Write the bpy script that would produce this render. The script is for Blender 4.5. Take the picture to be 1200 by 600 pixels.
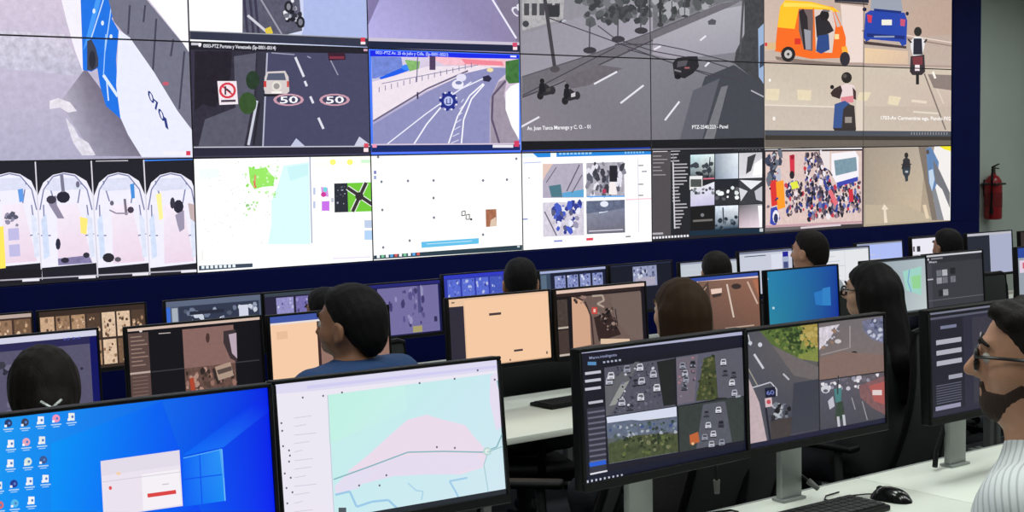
import bpy, bmesh, math, random
import numpy as np
from mathutils import Vector, Matrix

for o in list(bpy.data.objects): bpy.data.objects.remove(o)
SC = bpy.context.scene
COL = SC.collection

# ------------------------------------------------------------------ camera, world, lights, exposure
FPX, YAW, PITCH, ROLL = 1626.5, 0.638197, -0.074067, -0.016559
CAM = np.array([-7.0116, -7.6923, 1.70])
_f = np.array([math.sin(YAW)*math.cos(PITCH), math.cos(YAW)*math.cos(PITCH), math.sin(PITCH)])
_r0 = np.array([math.cos(YAW), -math.sin(YAW), 0.0]); _u0 = np.cross(_r0, _f)
_r = _r0*math.cos(ROLL)+_u0*math.sin(ROLL); _u = -_r0*math.sin(ROLL)+_u0*math.cos(ROLL)
cd = bpy.data.cameras.new('camera'); cam = bpy.data.objects.new('camera', cd); COL.objects.link(cam)
cd.sensor_width = 36.0; cd.lens = FPX/1200*36.0; cd.clip_start = 0.05; cd.clip_end = 60
cam.matrix_world = Matrix(((_r[0], _u[0], -_f[0], CAM[0]), (_r[1], _u[1], -_f[1], CAM[1]), (_r[2], _u[2], -_f[2], CAM[2]), (0, 0, 0, 1)))
SC.camera = cam
w = bpy.data.worlds.new('world'); SC.world = w; w.use_nodes = True
w.node_tree.nodes['Background'].inputs[0].default_value = (0.6, 0.65, 0.7, 1)
w.node_tree.nodes['Background'].inputs[1].default_value = 0.05
SC.view_settings.view_transform = 'Standard'; SC.view_settings.look = 'None'
SC.view_settings.exposure = 0.0; SC.view_settings.gamma = 1.0; SC.view_settings.use_curve_mapping = False
def ceiling_lamp(x, y, watt):
    l = bpy.data.lights.new('ceiling_lamp', 'AREA'); l.shape = 'RECTANGLE'; l.size = 1.2; l.size_y = 0.6
    l.energy = watt; l.color = (0.94, 1.0, 0.95); l.spread = math.radians(150)
    o = bpy.data.objects.new('ceiling_lamp', l); COL.objects.link(o); o.location = (x, y, 3.56)
for x in (-6.6, -4.4, -2.2, 0.0, 2.2, 4.4):
    ceiling_lamp(x, -7.2, 21); ceiling_lamp(x, -5.0, 21); ceiling_lamp(x, -1.5, 15)

# ------------------------------------------------------------------ helpers
def lin(c):
    return tuple(((v/255)/12.92 if v/255 <= 0.04045 else ((v/255+0.055)/1.055)**2.4) for v in c[:3])
MATS = {}
def mat(name, col=(128, 128, 128), rough=0.5, metal=0.0, noise=0.0, nscale=30, bump=0.0, spec=0.4, kind=None):
    if name in MATS: return MATS[name]
    m = bpy.data.materials.new(name); m.use_nodes = True; nt = m.node_tree; b = nt.nodes['Principled BSDF']
    c = lin(col); b.inputs['Base Color'].default_value = (*c, 1); b.inputs['Roughness'].default_value = rough
    b.inputs['Metallic'].default_value = metal; b.inputs['Specular IOR Level'].default_value = spec
    if noise or bump:
        tc = nt.nodes.new('ShaderNodeTexCoord'); n = nt.nodes.new('ShaderNodeTexNoise')
        n.inputs['Scale'].default_value = nscale; n.inputs['Detail'].default_value = 4
        nt.links.new(tc.outputs['Object'], n.inputs['Vector'])
        if noise:
            r = nt.nodes.new('ShaderNodeValToRGB'); e = r.color_ramp.elements
            e[0].position = .3; e[1].position = .7
            e[0].color = (*[v*(1-noise) for v in c], 1); e[1].color = (*[min(1, v*(1+noise)) for v in c], 1)
            nt.links.new(n.outputs['Fac'], r.inputs[0]); nt.links.new(r.outputs[0], b.inputs['Base Color'])
        if bump:
            bp = nt.nodes.new('ShaderNodeBump'); bp.inputs['Strength'].default_value = bump; bp.inputs['Distance'].default_value = .004
            nt.links.new(n.outputs['Fac'], bp.inputs['Height']); nt.links.new(bp.outputs[0], b.inputs['Normal'])
    if kind in ('stripe', 'hair', 'weave'):
        tc = nt.nodes.new('ShaderNodeTexCoord'); wv = nt.nodes.new('ShaderNodeTexWave')
        nt.links.new(tc.outputs['Object'], wv.inputs['Vector'])
        if kind == 'stripe':
            mp = nt.nodes.new('ShaderNodeMapping'); mp.inputs['Scale'].default_value = (1, 1, 1); mp.inputs['Rotation'].default_value = (.25, 0, 0); nt.links.new(tc.outputs['Object'], mp.inputs['Vector']); nt.links.new(mp.outputs[0], wv.inputs['Vector'])
            wv.bands_direction = 'Y'; wv.inputs['Scale'].default_value = 24; wv.inputs['Distortion'].default_value = .5
            wv.inputs['Detail'].default_value = 0
            r = nt.nodes.new('ShaderNodeValToRGB'); e = r.color_ramp.elements
            e[0].position = .0; e[0].color = (*lin((184, 190, 190)), 1); e[1].position = .35; e[1].color = (*c, 1)
            nt.links.new(wv.outputs['Fac'], r.inputs[0]); nt.links.new(r.outputs[0], b.inputs['Base Color'])
        elif kind == 'hair':
            nt.nodes.remove(wv); wv = nt.nodes.new('ShaderNodeTexNoise'); mp = nt.nodes.new('ShaderNodeMapping')
            mp.inputs['Scale'].default_value = (260, 200, 26); wv.inputs['Scale'].default_value = 1.0; wv.inputs['Detail'].default_value = 3
            nt.links.new(tc.outputs['Object'], mp.inputs['Vector']); nt.links.new(mp.outputs[0], wv.inputs['Vector'])
            bp = nt.nodes.new('ShaderNodeBump'); bp.inputs['Strength'].default_value = .6; bp.inputs['Distance'].default_value = .003
            nt.links.new(wv.outputs['Fac'], bp.inputs['Height']); nt.links.new(bp.outputs[0], b.inputs['Normal'])
        else:
            wv.inputs['Scale'].default_value = 120
            bp = nt.nodes.new('ShaderNodeBump'); bp.inputs['Strength'].default_value = .4; bp.inputs['Distance'].default_value = .001
            nt.links.new(wv.outputs['Fac'], bp.inputs['Height']); nt.links.new(bp.outputs[0], b.inputs['Normal'])
    MATS[name] = m
    return m

def screen_mat(name, strength, nscale):
    """lit display: colours come from the picture mesh, alpha says how grainy each area is"""
    m = bpy.data.materials.new(name); m.use_nodes = True; nt = m.node_tree; b = nt.nodes['Principled BSDF']
    b.inputs['Base Color'].default_value = (.004, .004, .005, 1); b.inputs['Roughness'].default_value = .35
    b.inputs['Specular IOR Level'].default_value = .25
    a = nt.nodes.new('ShaderNodeAttribute'); a.attribute_name = 'Col'
    tc = nt.nodes.new('ShaderNodeTexCoord'); n = nt.nodes.new('ShaderNodeTexNoise')
    n.inputs['Scale'].default_value = nscale; n.inputs['Detail'].default_value = 5; n.inputs['Roughness'].default_value = .65
    nt.links.new(tc.outputs['Object'], n.inputs['Vector'])
    s = nt.nodes.new('ShaderNodeMath'); s.operation = 'SUBTRACT'; s.inputs[1].default_value = .5
    nt.links.new(n.outputs['Fac'], s.inputs[0])
    mu = nt.nodes.new('ShaderNodeMath'); mu.operation = 'MULTIPLY'
    nt.links.new(s.outputs[0], mu.inputs[0]); nt.links.new(a.outputs['Alpha'], mu.inputs[1])
    k = nt.nodes.new('ShaderNodeMath'); k.operation = 'MULTIPLY_ADD'; k.inputs[1].default_value = 4.0*strength; k.inputs[2].default_value = strength
    nt.links.new(mu.outputs[0], k.inputs[0])
    mx = nt.nodes.new('ShaderNodeMath'); mx.operation = 'MAXIMUM'; mx.inputs[1].default_value = 0.02
    nt.links.new(k.outputs[0], mx.inputs[0])
    nt.links.new(a.outputs['Color'], b.inputs['Emission Color']); nt.links.new(mx.outputs[0], b.inputs['Emission Strength'])
    return m
WALLSCR = screen_mat('video_wall_picture', 1.12, 26)
MONSCR = screen_mat('monitor_picture', 0.95, 70)

def link(o, parent=None):
    COL.objects.link(o)
    if parent is not None: o.parent = parent
    return o
def tag(o, label=None, cat=None, group=None, kind=None):
    if label: o['label'] = label
    if cat: o['category'] = cat
    if group: o['group'] = group
    if kind: o['kind'] = kind
    return o
def empty(name, loc, rz=0.0, label=None, cat=None, group=None, kind=None):
    o = bpy.data.objects.new(name, None); o.empty_display_size = .1; o.location = loc; o.rotation_euler = (0, 0, rz)
    link(o); return tag(o, label, cat, group, kind)
def copy_tree(o, parent=None):
    c = o.copy(); COL.objects.link(c); c.parent = parent
    for ch in list(o.children): copy_tree(ch, c)
    return c

class MB:
    """collects shapes into one bmesh"""
    def __init__(s): s.bm = bmesh.new()
    def box(s, c, size, bev=0.0, seg=2, rot=None):
        g = bmesh.ops.create_cube(s.bm, size=1.0); vs = g['verts']
        bmesh.ops.scale(s.bm, vec=size, verts=vs)
        if bev > 0:
            es = list({e for v in vs for e in v.link_edges})
            r = bmesh.ops.bevel(s.bm, geom=es, offset=bev, segments=seg, affect='EDGES', profile=.5)
            vs = list({v for v in r['verts']} | {v for v in vs if v.is_valid})
        if rot is not None: bmesh.ops.rotate(s.bm, cent=(0, 0, 0), matrix=rot, verts=vs)
        bmesh.ops.translate(s.bm, vec=c, verts=vs); return s
    def cyl(s, a, b, r0, r1=None, n=16, cap=True):
        a = Vector(a); b = Vector(b); d = b-a; r1 = r0 if r1 is None else r1
        g = bmesh.ops.create_cone(s.bm, cap_ends=cap, segments=n, radius1=r0, radius2=max(r1, 1e-5), depth=d.length)
        q = Vector((0, 0, 1)).rotation_difference(d.normalized())
        bmesh.ops.rotate(s.bm, cent=(0, 0, 0), matrix=q.to_matrix(), verts=g['verts'])
        bmesh.ops.translate(s.bm, vec=(a+b)/2, verts=g['verts']); return s
    def ball(s, c, r, sc=(1, 1, 1), u=16, v=10):
        g = bmesh.ops.create_uvsphere(s.bm, u_segments=u, v_segments=v, radius=r)
        bmesh.ops.scale(s.bm, vec=sc, verts=g['verts']); bmesh.ops.translate(s.bm, vec=c, verts=g['verts']); return s
    def tube(s, pts, r, n=8, closed=False):
        pts = [Vector(p) for p in pts]; rings = []; m = len(pts); up = Vector((0, 0, 1))
        for i, p in enumerate(pts):
            t = (pts[(i+1) % m]-pts[i-1]) if closed else (pts[min(i+1, m-1)]-pts[max(i-1, 0)])
            t.normalize(); x = t.cross(up)
            if x.length < .1: x = t.cross(Vector((0, 1, 0)))
            x.normalize(); y = x.cross(t)
            rings.append([s.bm.verts.new(p+(x*math.cos(2*math.pi*k/n)+y*math.sin(2*math.pi*k/n))*r) for k in range(n)])
        for i in range(m if closed else m-1):
            A = rings[i]; B = rings[(i+1) % m]
            for k in range(n): s.bm.faces.new((A[k], A[(k+1) % n], B[(k+1) % n], B[k]))
        if not closed: s.bm.faces.new(rings[0]); s.bm.faces.new(rings[-1][::-1])
        return s
    def lathe(s, prof, c=(0, 0, 0), n=24):
        rings = []
        for r, z in prof: rings.append([s.bm.verts.new((c[0]+r*math.cos(2*math.pi*k/n), c[1]+r*math.sin(2*math.pi*k/n), c[2]+z)) for k in range(n)])
        for A, B in zip(rings, rings[1:]):
            for k in range(n): s.bm.faces.new((A[k], A[(k+1) % n], B[(k+1) % n], B[k]))
        s.bm.faces.new(rings[0][::-1]); s.bm.faces.new(rings[-1]); return s
    def build(s, name, m, parent=None, smooth=True, label=None):
        bmesh.ops.recalc_face_normals(s.bm, faces=s.bm.faces)
        me = bpy.data.meshes.new(name); s.bm.to_mesh(me); s.bm.free(); me.materials.append(m)
        if smooth:
            me.polygons.foreach_set('use_smooth', [True]*len(me.polygons))
            try: me.set_sharp_from_angle(angle=math.radians(40))
            except Exception: pass
        o = bpy.data.objects.new(name, me); link(o, parent); return tag(o, label)

# ------------------------------------------------------------------ lit pictures on screens
_fonts = {}
def glyphs(txt):
    if txt in _fonts: return _fonts[txt]
    c = bpy.data.curves.new('t', 'FONT'); c.body = txt; c.size = 1.0; c.resolution_u = 2; c.offset = .016
    o = bpy.data.objects.new('t', c); COL.objects.link(o)
    dg = bpy.context.evaluated_depsgraph_get(); me = o.evaluated_get(dg).to_mesh()
    me.calc_loop_triangles()
    co = [v.co.copy() for v in me.vertices]
    tr = [[(co[i].x, co[i].y) for i in t.vertices] for t in me.loop_triangles]
    o.evaluated_get(dg).to_mesh_clear(); bpy.data.objects.remove(o); bpy.data.curves.remove(c)
    xs = [p[0] for t in tr for p in t] or [0, 1]
    _fonts[txt] = (tr, min(xs), max(xs)); return _fonts[txt]

class Pic:
    """flat drawing on a display plane; coordinates are traced points, turned into metres on that plane"""
    def __init__(s, origin, xd, zd, seed=1):
        s.o = np.array(origin, float); s.x = np.array(xd, float); s.z = np.array(zd, float); s.n = np.cross(s.x, s.z)
        s.P = []; s.rnd = random.Random(seed); s.aff = None
    def loc(s, p):
        d = _f+_r*((p[0]-600)/FPX)-_u*((p[1]-300)/FPX)
        t = ((s.o-CAM)@s.n)/(d@s.n); X = CAM+d*t-s.o
        return (X@s.x, X@s.z)
    def add(s, L, cols, a):
        s.P.append((L, cols, a))
    def poly(s, pts, c, a=0.0): s.add([s.loc(p) for p in pts], [c]*len(pts), a)
    def grad(s, pts, cs, a=0.0): s.add([s.loc(p) for p in pts], cs, a)
    def rect(s, x0, y0, x1, y1, c, a=0.0): s.poly([(x0, y0), (x1, y0), (x1, y1), (x0, y1)], c, a)
    def raw(s, x0, z0, x1, z1, cs, a=0.0):           # metres; one colour or four (tl,tr,br,bl)
        if not isinstance(cs[0], (tuple, list)): cs = [cs]*4
        s.add([(x0, z1), (x1, z1), (x1, z0), (x0, z0)], list(cs), a)
    def line(s, p, q, w, c, a=0.0):
        dx, dy = q[0]-p[0], q[1]-p[1]; l = math.hypot(dx, dy) or 1; nx, ny = -dy/l*w/2, dx/l*w/2
        s.poly([(p[0]+nx, p[1]+ny), (q[0]+nx, q[1]+ny), (q[0]-nx, q[1]-ny), (p[0]-nx, p[1]-ny)], c, a)
    def path(s, pts, w, c):
        for p, q in zip(pts, pts[1:]): s.line(p, q, w, c)
    def ell(s, cx, cy, rx, ry, c, a=0.0, n=14):
        s.poly([(cx+rx*math.cos(2*math.pi*k/n), cy+ry*math.sin(2*math.pi*k/n)) for k in range(n)], c, a)
    def text(s, t, p, q, h, c, up=None):                       # baseline p->q, cap height h
        tr, x0, x1 = glyphs(t); W = max(x1-x0, 1e-3); ux, uy = (q[0]-p[0])/W, (q[1]-p[1])/W
        l = math.hypot(ux, uy) or 1; vx, vy = (uy/l*h/.7, -ux/l*h/.7) if up is None else (up[0]/.7, up[1]/.7)
        for T in tr: s.poly([(p[0]+(X-x0)*ux+Y*vx, p[1]+(X-x0)*uy+Y*vy) for X, Y in T], c)
    def speck(s, quad, n, sz, pal, asp=1.0, rot=0.6):
        (ax, ay), (bx, by), (cx, cy), (dx, dy) = quad; R = s.rnd
        for _ in range(n):
            u, v = R.random(), R.random()
            x = (ax*(1-u)+bx*u)*(1-v)+(dx*(1-u)+cx*u)*v; y = (ay*(1-u)+by*u)*(1-v)+(dy*(1-u)+cy*u)*v
            r = R.uniform(*sz); t = R.uniform(-rot, rot); c = R.choice(pal); k = 6
            pts = []
            for i in range(k):
                an = 2*math.pi*i/k; rr = r*R.uniform(.7, 1.2); X, Y = rr*math.cos(an), rr*asp*math.sin(an)
                pts.append((x+X*math.cos(t)-Y*math.sin(t), y+X*math.sin(t)+Y*math.cos(t)))
            s.poly(pts, c)
    def grid(s, quad, nx, ny, cols, gap=0.06, a=0.25):   # rows of thumbnails inside a traced quad
        (ax, ay), (bx, by), (cx, cy), (dx, dy) = quad
        def at(u, v): return ((ax*(1-u)+bx*u)*(1-v)+(dx*(1-u)+cx*u)*v, (ay*(1-u)+by*u)*(1-v)+(dy*(1-u)+cy*u)*v)
        for j in range(ny):
            for i in range(nx):
                u0, u1 = (i+gap)/nx, (i+1-gap)/nx; v0, v1 = (j+gap)/ny, (j+1-gap)/ny
                s.poly([at(u0, v0), at(u1, v0), at(u1, v1), at(u0, v1)], s.rnd.choice(cols), a)
    def build(s, name, m, rect, parent, mtx=None, step=0.00012):
        """clip to rect (x0,z0,x1,z1 in metres on the plane), stack overlapping shapes, make one mesh in the frame of mtx"""
        x0, z0, x1, z1 = rect; out = []
        for L, cs, a in s.P:
            v = [(p[0], p[1], c) for p, c in zip(L, cs)]
            for ax, lim, sg in ((0, x0, 1), (0, x1, -1), (1, z0, 1), (1, z1, -1)):
                nv = []
                for i in range(len(v)):
                    A, B = v[i], v[(i+1) % len(v)]; da, db = (A[ax]-lim)*sg, (B[ax]-lim)*sg
                    if da >= 0: nv.append(A)
                    if (da >= 0) != (db >= 0):
                        t = da/(da-db); nv.append((A[0]+(B[0]-A[0])*t, A[1]+(B[1]-A[1])*t, tuple(A[2][k]+(B[2][k]-A[2][k])*t for k in range(3))))
                v = nv
                if len(v) < 3: break
            if len(v) >= 3:
                ar = sum(v[i][0]*v[(i+1) % len(v)][1]-v[(i+1) % len(v)][0]*v[i][1] for i in range(len(v)))
                if abs(ar) > 1e-9: out.append((v if ar > 0 else v[::-1], a))
        n = len(out); bb = np.array([[min(p[0] for p in v), min(p[1] for p in v), max(p[0] for p in v), max(p[1] for p in v)] for v, a in out])
        lay = np.zeros(n, int)
        for i in range(1, n):
            b = bb[i]; ov = (bb[:i, 0] < b[2]) & (bb[:i, 2] > b[0]) & (bb[:i, 1] < b[3]) & (bb[:i, 3] > b[1])
            if ov.any(): lay[i] = lay[:i][ov].max()+1
        V = []; F = []; C = []
        for (v, a), k in zip(out, lay):
            b = len(V); V += [(p[0], -k*step, p[1]) for p in v]; F.append(list(range(b, b+len(v))))
            C += [(*lin(p[2]), a) for p in v]
        me = bpy.data.meshes.new(name); me.from_pydata(V, [], F)
        at = me.color_attributes.new('Col', 'FLOAT_COLOR', 'CORNER')
        at.data.foreach_set('color', np.array(C, np.float32).ravel())
        me.materials.append(m); o = bpy.data.objects.new(name, me); link(o, parent)
        return o

# ------------------------------------------------------------------ the room
F1, F2, F3 = 0.0, -0.15, -0.27
M_WALL = mat('grey_wall_paint', (208, 216, 209), .8, noise=.03, nscale=3)
M_CARPET = mat('dark_carpet', (42, 44, 50), .95, noise=.25, nscale=140, bump=.4)
M_CEIL = mat('ceiling_paint', (215, 215, 212), .9, noise=.02, nscale=5)
M_NAVY = mat('navy_laminate', (7, 17, 82), .6, noise=.06, nscale=8, spec=.12)
M_EDGE = mat('step_edge_metal', (90, 92, 96), .4, metal=.8)
def struct(name, c, size, m, parent=None):
    o = MB().box(c, size).build(name, m, parent, smooth=False)
    if parent is None: tag(o, kind='structure')
    return o
def slab(name, x0, x1, y0, y1, z0, z1, m, parent=None):
    return struct(name, ((x0+x1)/2, (y0+y1)/2, (z0+z1)/2), (x1-x0, y1-y0, z1-z0), m, parent)
RX, LX, BY, FY = 5.3, -9.6, 0.30, -10.0
slab('floor', LX, RX, -2.55, BY, F3-.1, F3, M_CARPET)
slab('floor_middle_tier', LX, RX, -4.85, -2.55, F3-.1, F2, M_CARPET)
slab('floor_upper_tier', LX, RX, FY, -4.85, F3-.1, F1, M_CARPET)
slab('trim_1', LX, RX, -4.85, -4.835, F1-.03, F1, M_EDGE); slab('trim_2', LX, RX, -2.55, -2.535, F2-.03, F2, M_EDGE)
slab('wall_back', LX-.1, RX+.1, BY, BY+.1, F3-.1, 3.7, M_WALL)
slab('wall_right', RX, RX+.1, FY, BY, F3-.1, 3.7, M_WALL)
slab('wall_left', LX-.1, LX, FY, BY, F3-.1, 3.7, M_WALL)
slab('wall_front', LX-.1, RX+.1, FY-.1, FY, F3-.1, 3.7, M_WALL)
slab('ceiling', LX-.1, RX+.1, FY-.1, BY+.1, 3.6, 3.7, M_CEIL)
slab('baseboard_back', 4.06, RX, BY-.015, BY, F3, F3+.09, mat('baseboard_grey', (95, 98, 100), .6))

# video wall: 8 columns x 3 rows of display panels in a navy cabinet
PW, PH = 1.21, 0.68
ZB = 1.70-PH                                     # bottom edge of the lowest row
cab = empty('video_wall_cabinet', (-1.0, .12, F3), 0, 'long navy blue cabinet framing the wall of video panels', 'cabinet')
def cabpart(name, x0, x1, z0, z1, y0=-.012, y1=.285):
    MB().box(((x0+x1)/2+1.0, (y0+y1)/2-.12, (z0+z1)/2-F3), (x1-x0, y1-y0, z1-z0), .004, 1).build(name, M_NAVY, cab, smooth=False)
XL, XR = -5*PW-.42, 4.05
cabpart('base_panel', XL, XR, F3, ZB-.003); cabpart('top_panel', XL, XR, ZB+3*PH+.003, 3.55)
cabpart('side_panel', 3*PW+.003, XR, ZB-.003, ZB+3*PH+.003); cabpart('side_panel', XL, -5*PW-.003, ZB-.003, ZB+3*PH+.003)
MB().box((-1.2+1.0, .26-.12, (ZB+1.02)-F3), (8*PW, .03, 3*PH), 0).build('back_board', M_NAVY, cab, smooth=False)

def wallpic(seed): return Pic((0, 0, 0), (1, 0, 0), (0, 0, 1), seed)
W_ = (252, 252, 253); K_ = (18, 18, 24)
def colx(c): return (c-4)*PW
def rowz(r): return 1.70-(r-1)*PH               # r=-1 top edge, 2 bottom edge
FEEDS = []                                       # (picture, first column, last column, first row, last row)
def feed(c0, c1, r0, r1, seed):
    p = wallpic(seed); FEEDS.append((p, c0, c1, r0, r1)); return p

# --- city bus seen from above
p = feed(-1, 1, -1, 1, 3)
p.raw(colx(-1), rowz(1), colx(1), rowz(-1), [(222, 205, 222), (222, 206, 222), (168, 164, 190), (176, 174, 198)], .13)
p.grad([(0, 36), (75, 40), (100, 90), (0, 80)], [(200, 196, 212), (206, 200, 216), (186, 182, 202), (196, 193, 212)], .3)
p.grad([(100, 80), (130, 120), (170, 183), (110, 183), (70, 120)], [(120, 112, 130), (110, 104, 124), (116, 110, 128), (150, 146, 166), (178, 174, 192)], .12)
p.poly([(58, 118), (68, 115), (82, 120), (90, 130), (80, 132), (70, 126), (58, 128)], (222, 216, 226), .2)
p.poly([(77, 138), (86, 148), (92, 160), (104, 168), (112, 182), (96, 182), (86, 168), (80, 150)], (216, 212, 224), .25)
p.poly([(60, -50), (92, -66), (105, 0), (98, 40), (97, 84), (88, 60), (78, 25)], (236, 232, 242), .05)
p.poly([(92, -66), (112, -66), (137, 0), (131, 22), (139, 36), (136, 70), (138, 105), (142, 140), (133, 132), (124, 124), (117, 100), (114, 80), (107, 84), (97, 82), (96, 45)], (32, 112, 222), .08)
p.grad([(112, 0), (118, 0), (106, 45), (97, 60)], [(70, 150, 240)]*4)
p.line((121, 0), (107, 44), 1.4, (190, 215, 245)); p.line((130, 10), (123, 60), 1.2, (170, 205, 245)); p.line((124, 40), (121, 90), 1.2, (150, 195, 245))
p.line((121, 88), (138, 113), 3.4, (215, 228, 245)); p.line((125, 96), (127, 118), 1.6, (200, 220, 245))
for x, y in ((110, 13), (120, 27), (130, 43)): p.ell(x, y, 1.8, 3, (215, 230, 250), n=8)
p.poly([(102, 48), (107, 46), (112, 56), (115, 68), (115, 78), (108, 83), (102, 82)], (62, 66, 82))
p.ell(108, 70, 4, 11, (44, 46, 58), n=10)
p.poly([(112, -66), (122, -66), (172, 0), (215, 52), (222, 62), (225, 152), (208, 130), (180, 84), (150, 45), (133, 25)], (112, 112, 130), .12)
for x in ((152, 6, 150, 40), (170, 6, 168, 26), (183, 22, 179, 84), (203, 46, 200, 66), (216, 60, 210, 128)):
    p.line(x[:2], x[2:], 2.2, (66, 66, 84))
p.poly([(122, -66), (166, -66), (219, 0), (221, 61), (214, 50)], (246, 244, 250))
p.poly([(139, 35), (152, 44), (180, 84), (208, 130), (225, 153), (229, 184), (166, 184), (150, 158), (141, 138), (136, 100)], (226, 228, 244), .04)
p.ell(194, 98, 4, 2.5, (190, 90, 110), n=8)
for ch, x, y in (('0', 174.5, 117), ('7', 180.5, 127), ('0', 186.5, 138), ('1', 193.5, 149)): p.text(ch, (x, y), (x+(7 if ch != '1' else 3.6), y+(6 if ch != '1' else 3)), 12, (44, 58, 124), up=(-2.5, -13))
p.rect(191, 177.5, 223, 181.5, (235, 232, 238)); p.rect(218, 177, 223, 182, (210, 60, 80))

# --- parked motorcycles beside a white wall
p = feed(1, 2, -1, 0, 4)
p.raw(colx(1), rowz(0), colx(2), rowz(-1), [(240, 240, 245), (150, 165, 215), (165, 178, 225), (250, 250, 252)], .05)
p.poly([(222, -75), (284, -75), (284, 44), (222, 42)], (252, 252, 253))
p.poly([(284, -75), (345, -75), (354, 36), (330, 42), (284, 42)], (86, 86, 104), .3)
p.poly([(354, -75), (440, -75), (432, 48), (352, 44), (356, 34)], (168, 180, 224), .06)
for x in (284, 291, 297): p.line((x, -20), (x+6, 40), 3, (58, 54, 76))
p.line((290, 18), (318, 42), 3, (200, 200, 212)); p.poly([(310, 34), (317, 31), (320, 39), (312, 41)], (214, 190, 70))
p.line((300, -10), (330, 40), 2, (150, 150, 165))
p.speck([(326, -30), (346, -30), (358, 32), (336, 24)], 46, (1.5, 3.5), [(30, 30, 38), (48, 48, 58), (175, 178, 190), (110, 112, 124), (225, 225, 232)])
p.ell(352, 26, 5, 7, (36, 36, 44)); p.ell(352, 26, 2.6, 4, (120, 122, 134)); p.ell(338, 8, 5, 7, (36, 36, 44)); p.ell(338, 8, 2.4, 4, (130, 130, 140))
p.poly([(221, 36), (432, 44.5), (432, 55), (221, 46)], (50, 54, 72), .08); p.line((222, 36.2), (432, 44.8), 1.2, (150, 152, 160))
p.rect(422.5, 44, 427.5, 49, (214, 60, 80)); p.rect(422.5, 49, 428, 52, (240, 225, 230))

# --- avenue with a silver car and speed marks
p = feed(1, 2, 0, 1, 5)
p.raw(colx(1), rowz(1), colx(2), rowz(0), [(52, 46, 64), (66, 64, 88), (70, 70, 100), (62, 58, 78)], .12)
p.poly([(222, 47), (433, 56), (433, 64), (222, 58)], (34, 32, 42))
p.poly([(228, 58), (302, 60), (300, 120), (290, 172), (226, 176)], (50, 46, 60), .35)
p.poly([(274, 66), (300, 62), (298, 108), (286, 172), (232, 174), (240, 140), (276, 126)], (86, 86, 102), .18)
p.poly([(228, 60), (272, 60), (270, 90), (252, 126), (238, 122), (228, 130)], (36, 32, 42), .3)
p.poly([(313, 61), (433, 63), (433, 173), (308, 174)], (70, 70, 98), .1)
p.poly([(302, 62), (313, 62), (308, 174), (294, 174), (300, 118)], (54, 54, 68), .1)
p.line((313, 62), (308, 172), 1.8, (172, 174, 196)); p.line((301, 118), (291, 170), 3, (196, 198, 212)); p.line((304, 120), (297, 170), 2.4, (38, 36, 46))
for a, b in (((346, 67), (356, 90)), ((357, 95), (359.5, 101)), ((363.5, 113), (367, 121)), ((373, 138), (379, 151))): p.line(a, b, 2.8, (214, 214, 226))
for a, b in (((318, 62), (345, 64)), ((360, 66), (364, 68)), ((387, 70), (396, 88))): p.line(a, b, 1.3, (150, 150, 172))
p.poly([(384, 62), (404, 62), (405, 70), (385, 71)], (58, 30, 46)); p.rect(386, 66, 403, 69, (126, 50, 70))
p.ell(296, 94, 8, 11, (40, 58, 42), .3); p.ell(290, 121, 10.5, 13, (54, 80, 44), .3)
p.poly([(254.5, 95), (277, 95), (279, 122), (257, 123)], (234, 222, 230)); p.ell(266.5, 106, 10, 9.5, (206, 60, 74)); p.ell(266.5, 106, 7.2, 6.8, (236, 218, 224))
p.line((260, 100.5), (273, 111.5), 2, (206, 60, 74)); p.line((264, 101), (264, 111), 2, (60, 50, 66)); p.line((265, 104), (270, 108), 1.8, (60, 50, 66)); p.line((259, 118.5), (276, 118), 2.6, (70, 60, 74))
p.poly([(310, 90), (313, 84), (334, 83), (338, 90), (339, 107), (336, 110), (311, 110), (309, 104)], (206, 196, 196)); p.poly([(314, 86), (333, 85.5), (335, 94), (312, 94)], (86, 92, 112))
p.ell(324, 101, 6, 6, (220, 214, 206)); p.ell(324, 101, 3.6, 3.6, (150, 146, 144)); p.rect(309, 95, 312, 102, (200, 60, 62)); p.rect(336, 95, 338.5, 102, (200, 80, 70)); p.rect(318, 107, 330, 109.5, (236, 232, 226)); p.rect(309, 110, 338, 113, (30, 28, 38))
for x in (338, 392):
    p.ell(x, 117, 18, 7.2, (196, 150, 166)); p.ell(x, 117, 14.5, 5.4, (66, 66, 92)); p.text('50', (x-10, 121.2), (x+11, 120.6), 8, (240, 240, 246))
p.poly([(340, 172), (347, 162), (357, 171)], (186, 190, 216)); p.poly([(414, 173), (421, 160), (433, 169)], (200, 200, 220))
p.text('0003-PTZ Portete y Venezuela (Sp-0001-0014)', (238, 55.6), (323, 58.2), 4.2, (226, 226, 236)); p.rect(224, 50, 232, 53, (200, 196, 206)); p.ell(234, 52, 2, 3, (235, 232, 240), n=8)
p.poly([(226, 173), (434, 172), (435, 180), (226, 183)], (42, 40, 58)); p.line((226, 172.6), (434, 171.4), 1.3, (190, 190, 205))
p.rect(426.5, 168, 431.5, 172.5, (214, 70, 90)); p.rect(426, 173.5, 431.5, 178, (244, 220, 226)); p.rect(426, 54, 430.5, 60, (200, 160, 180))

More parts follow.
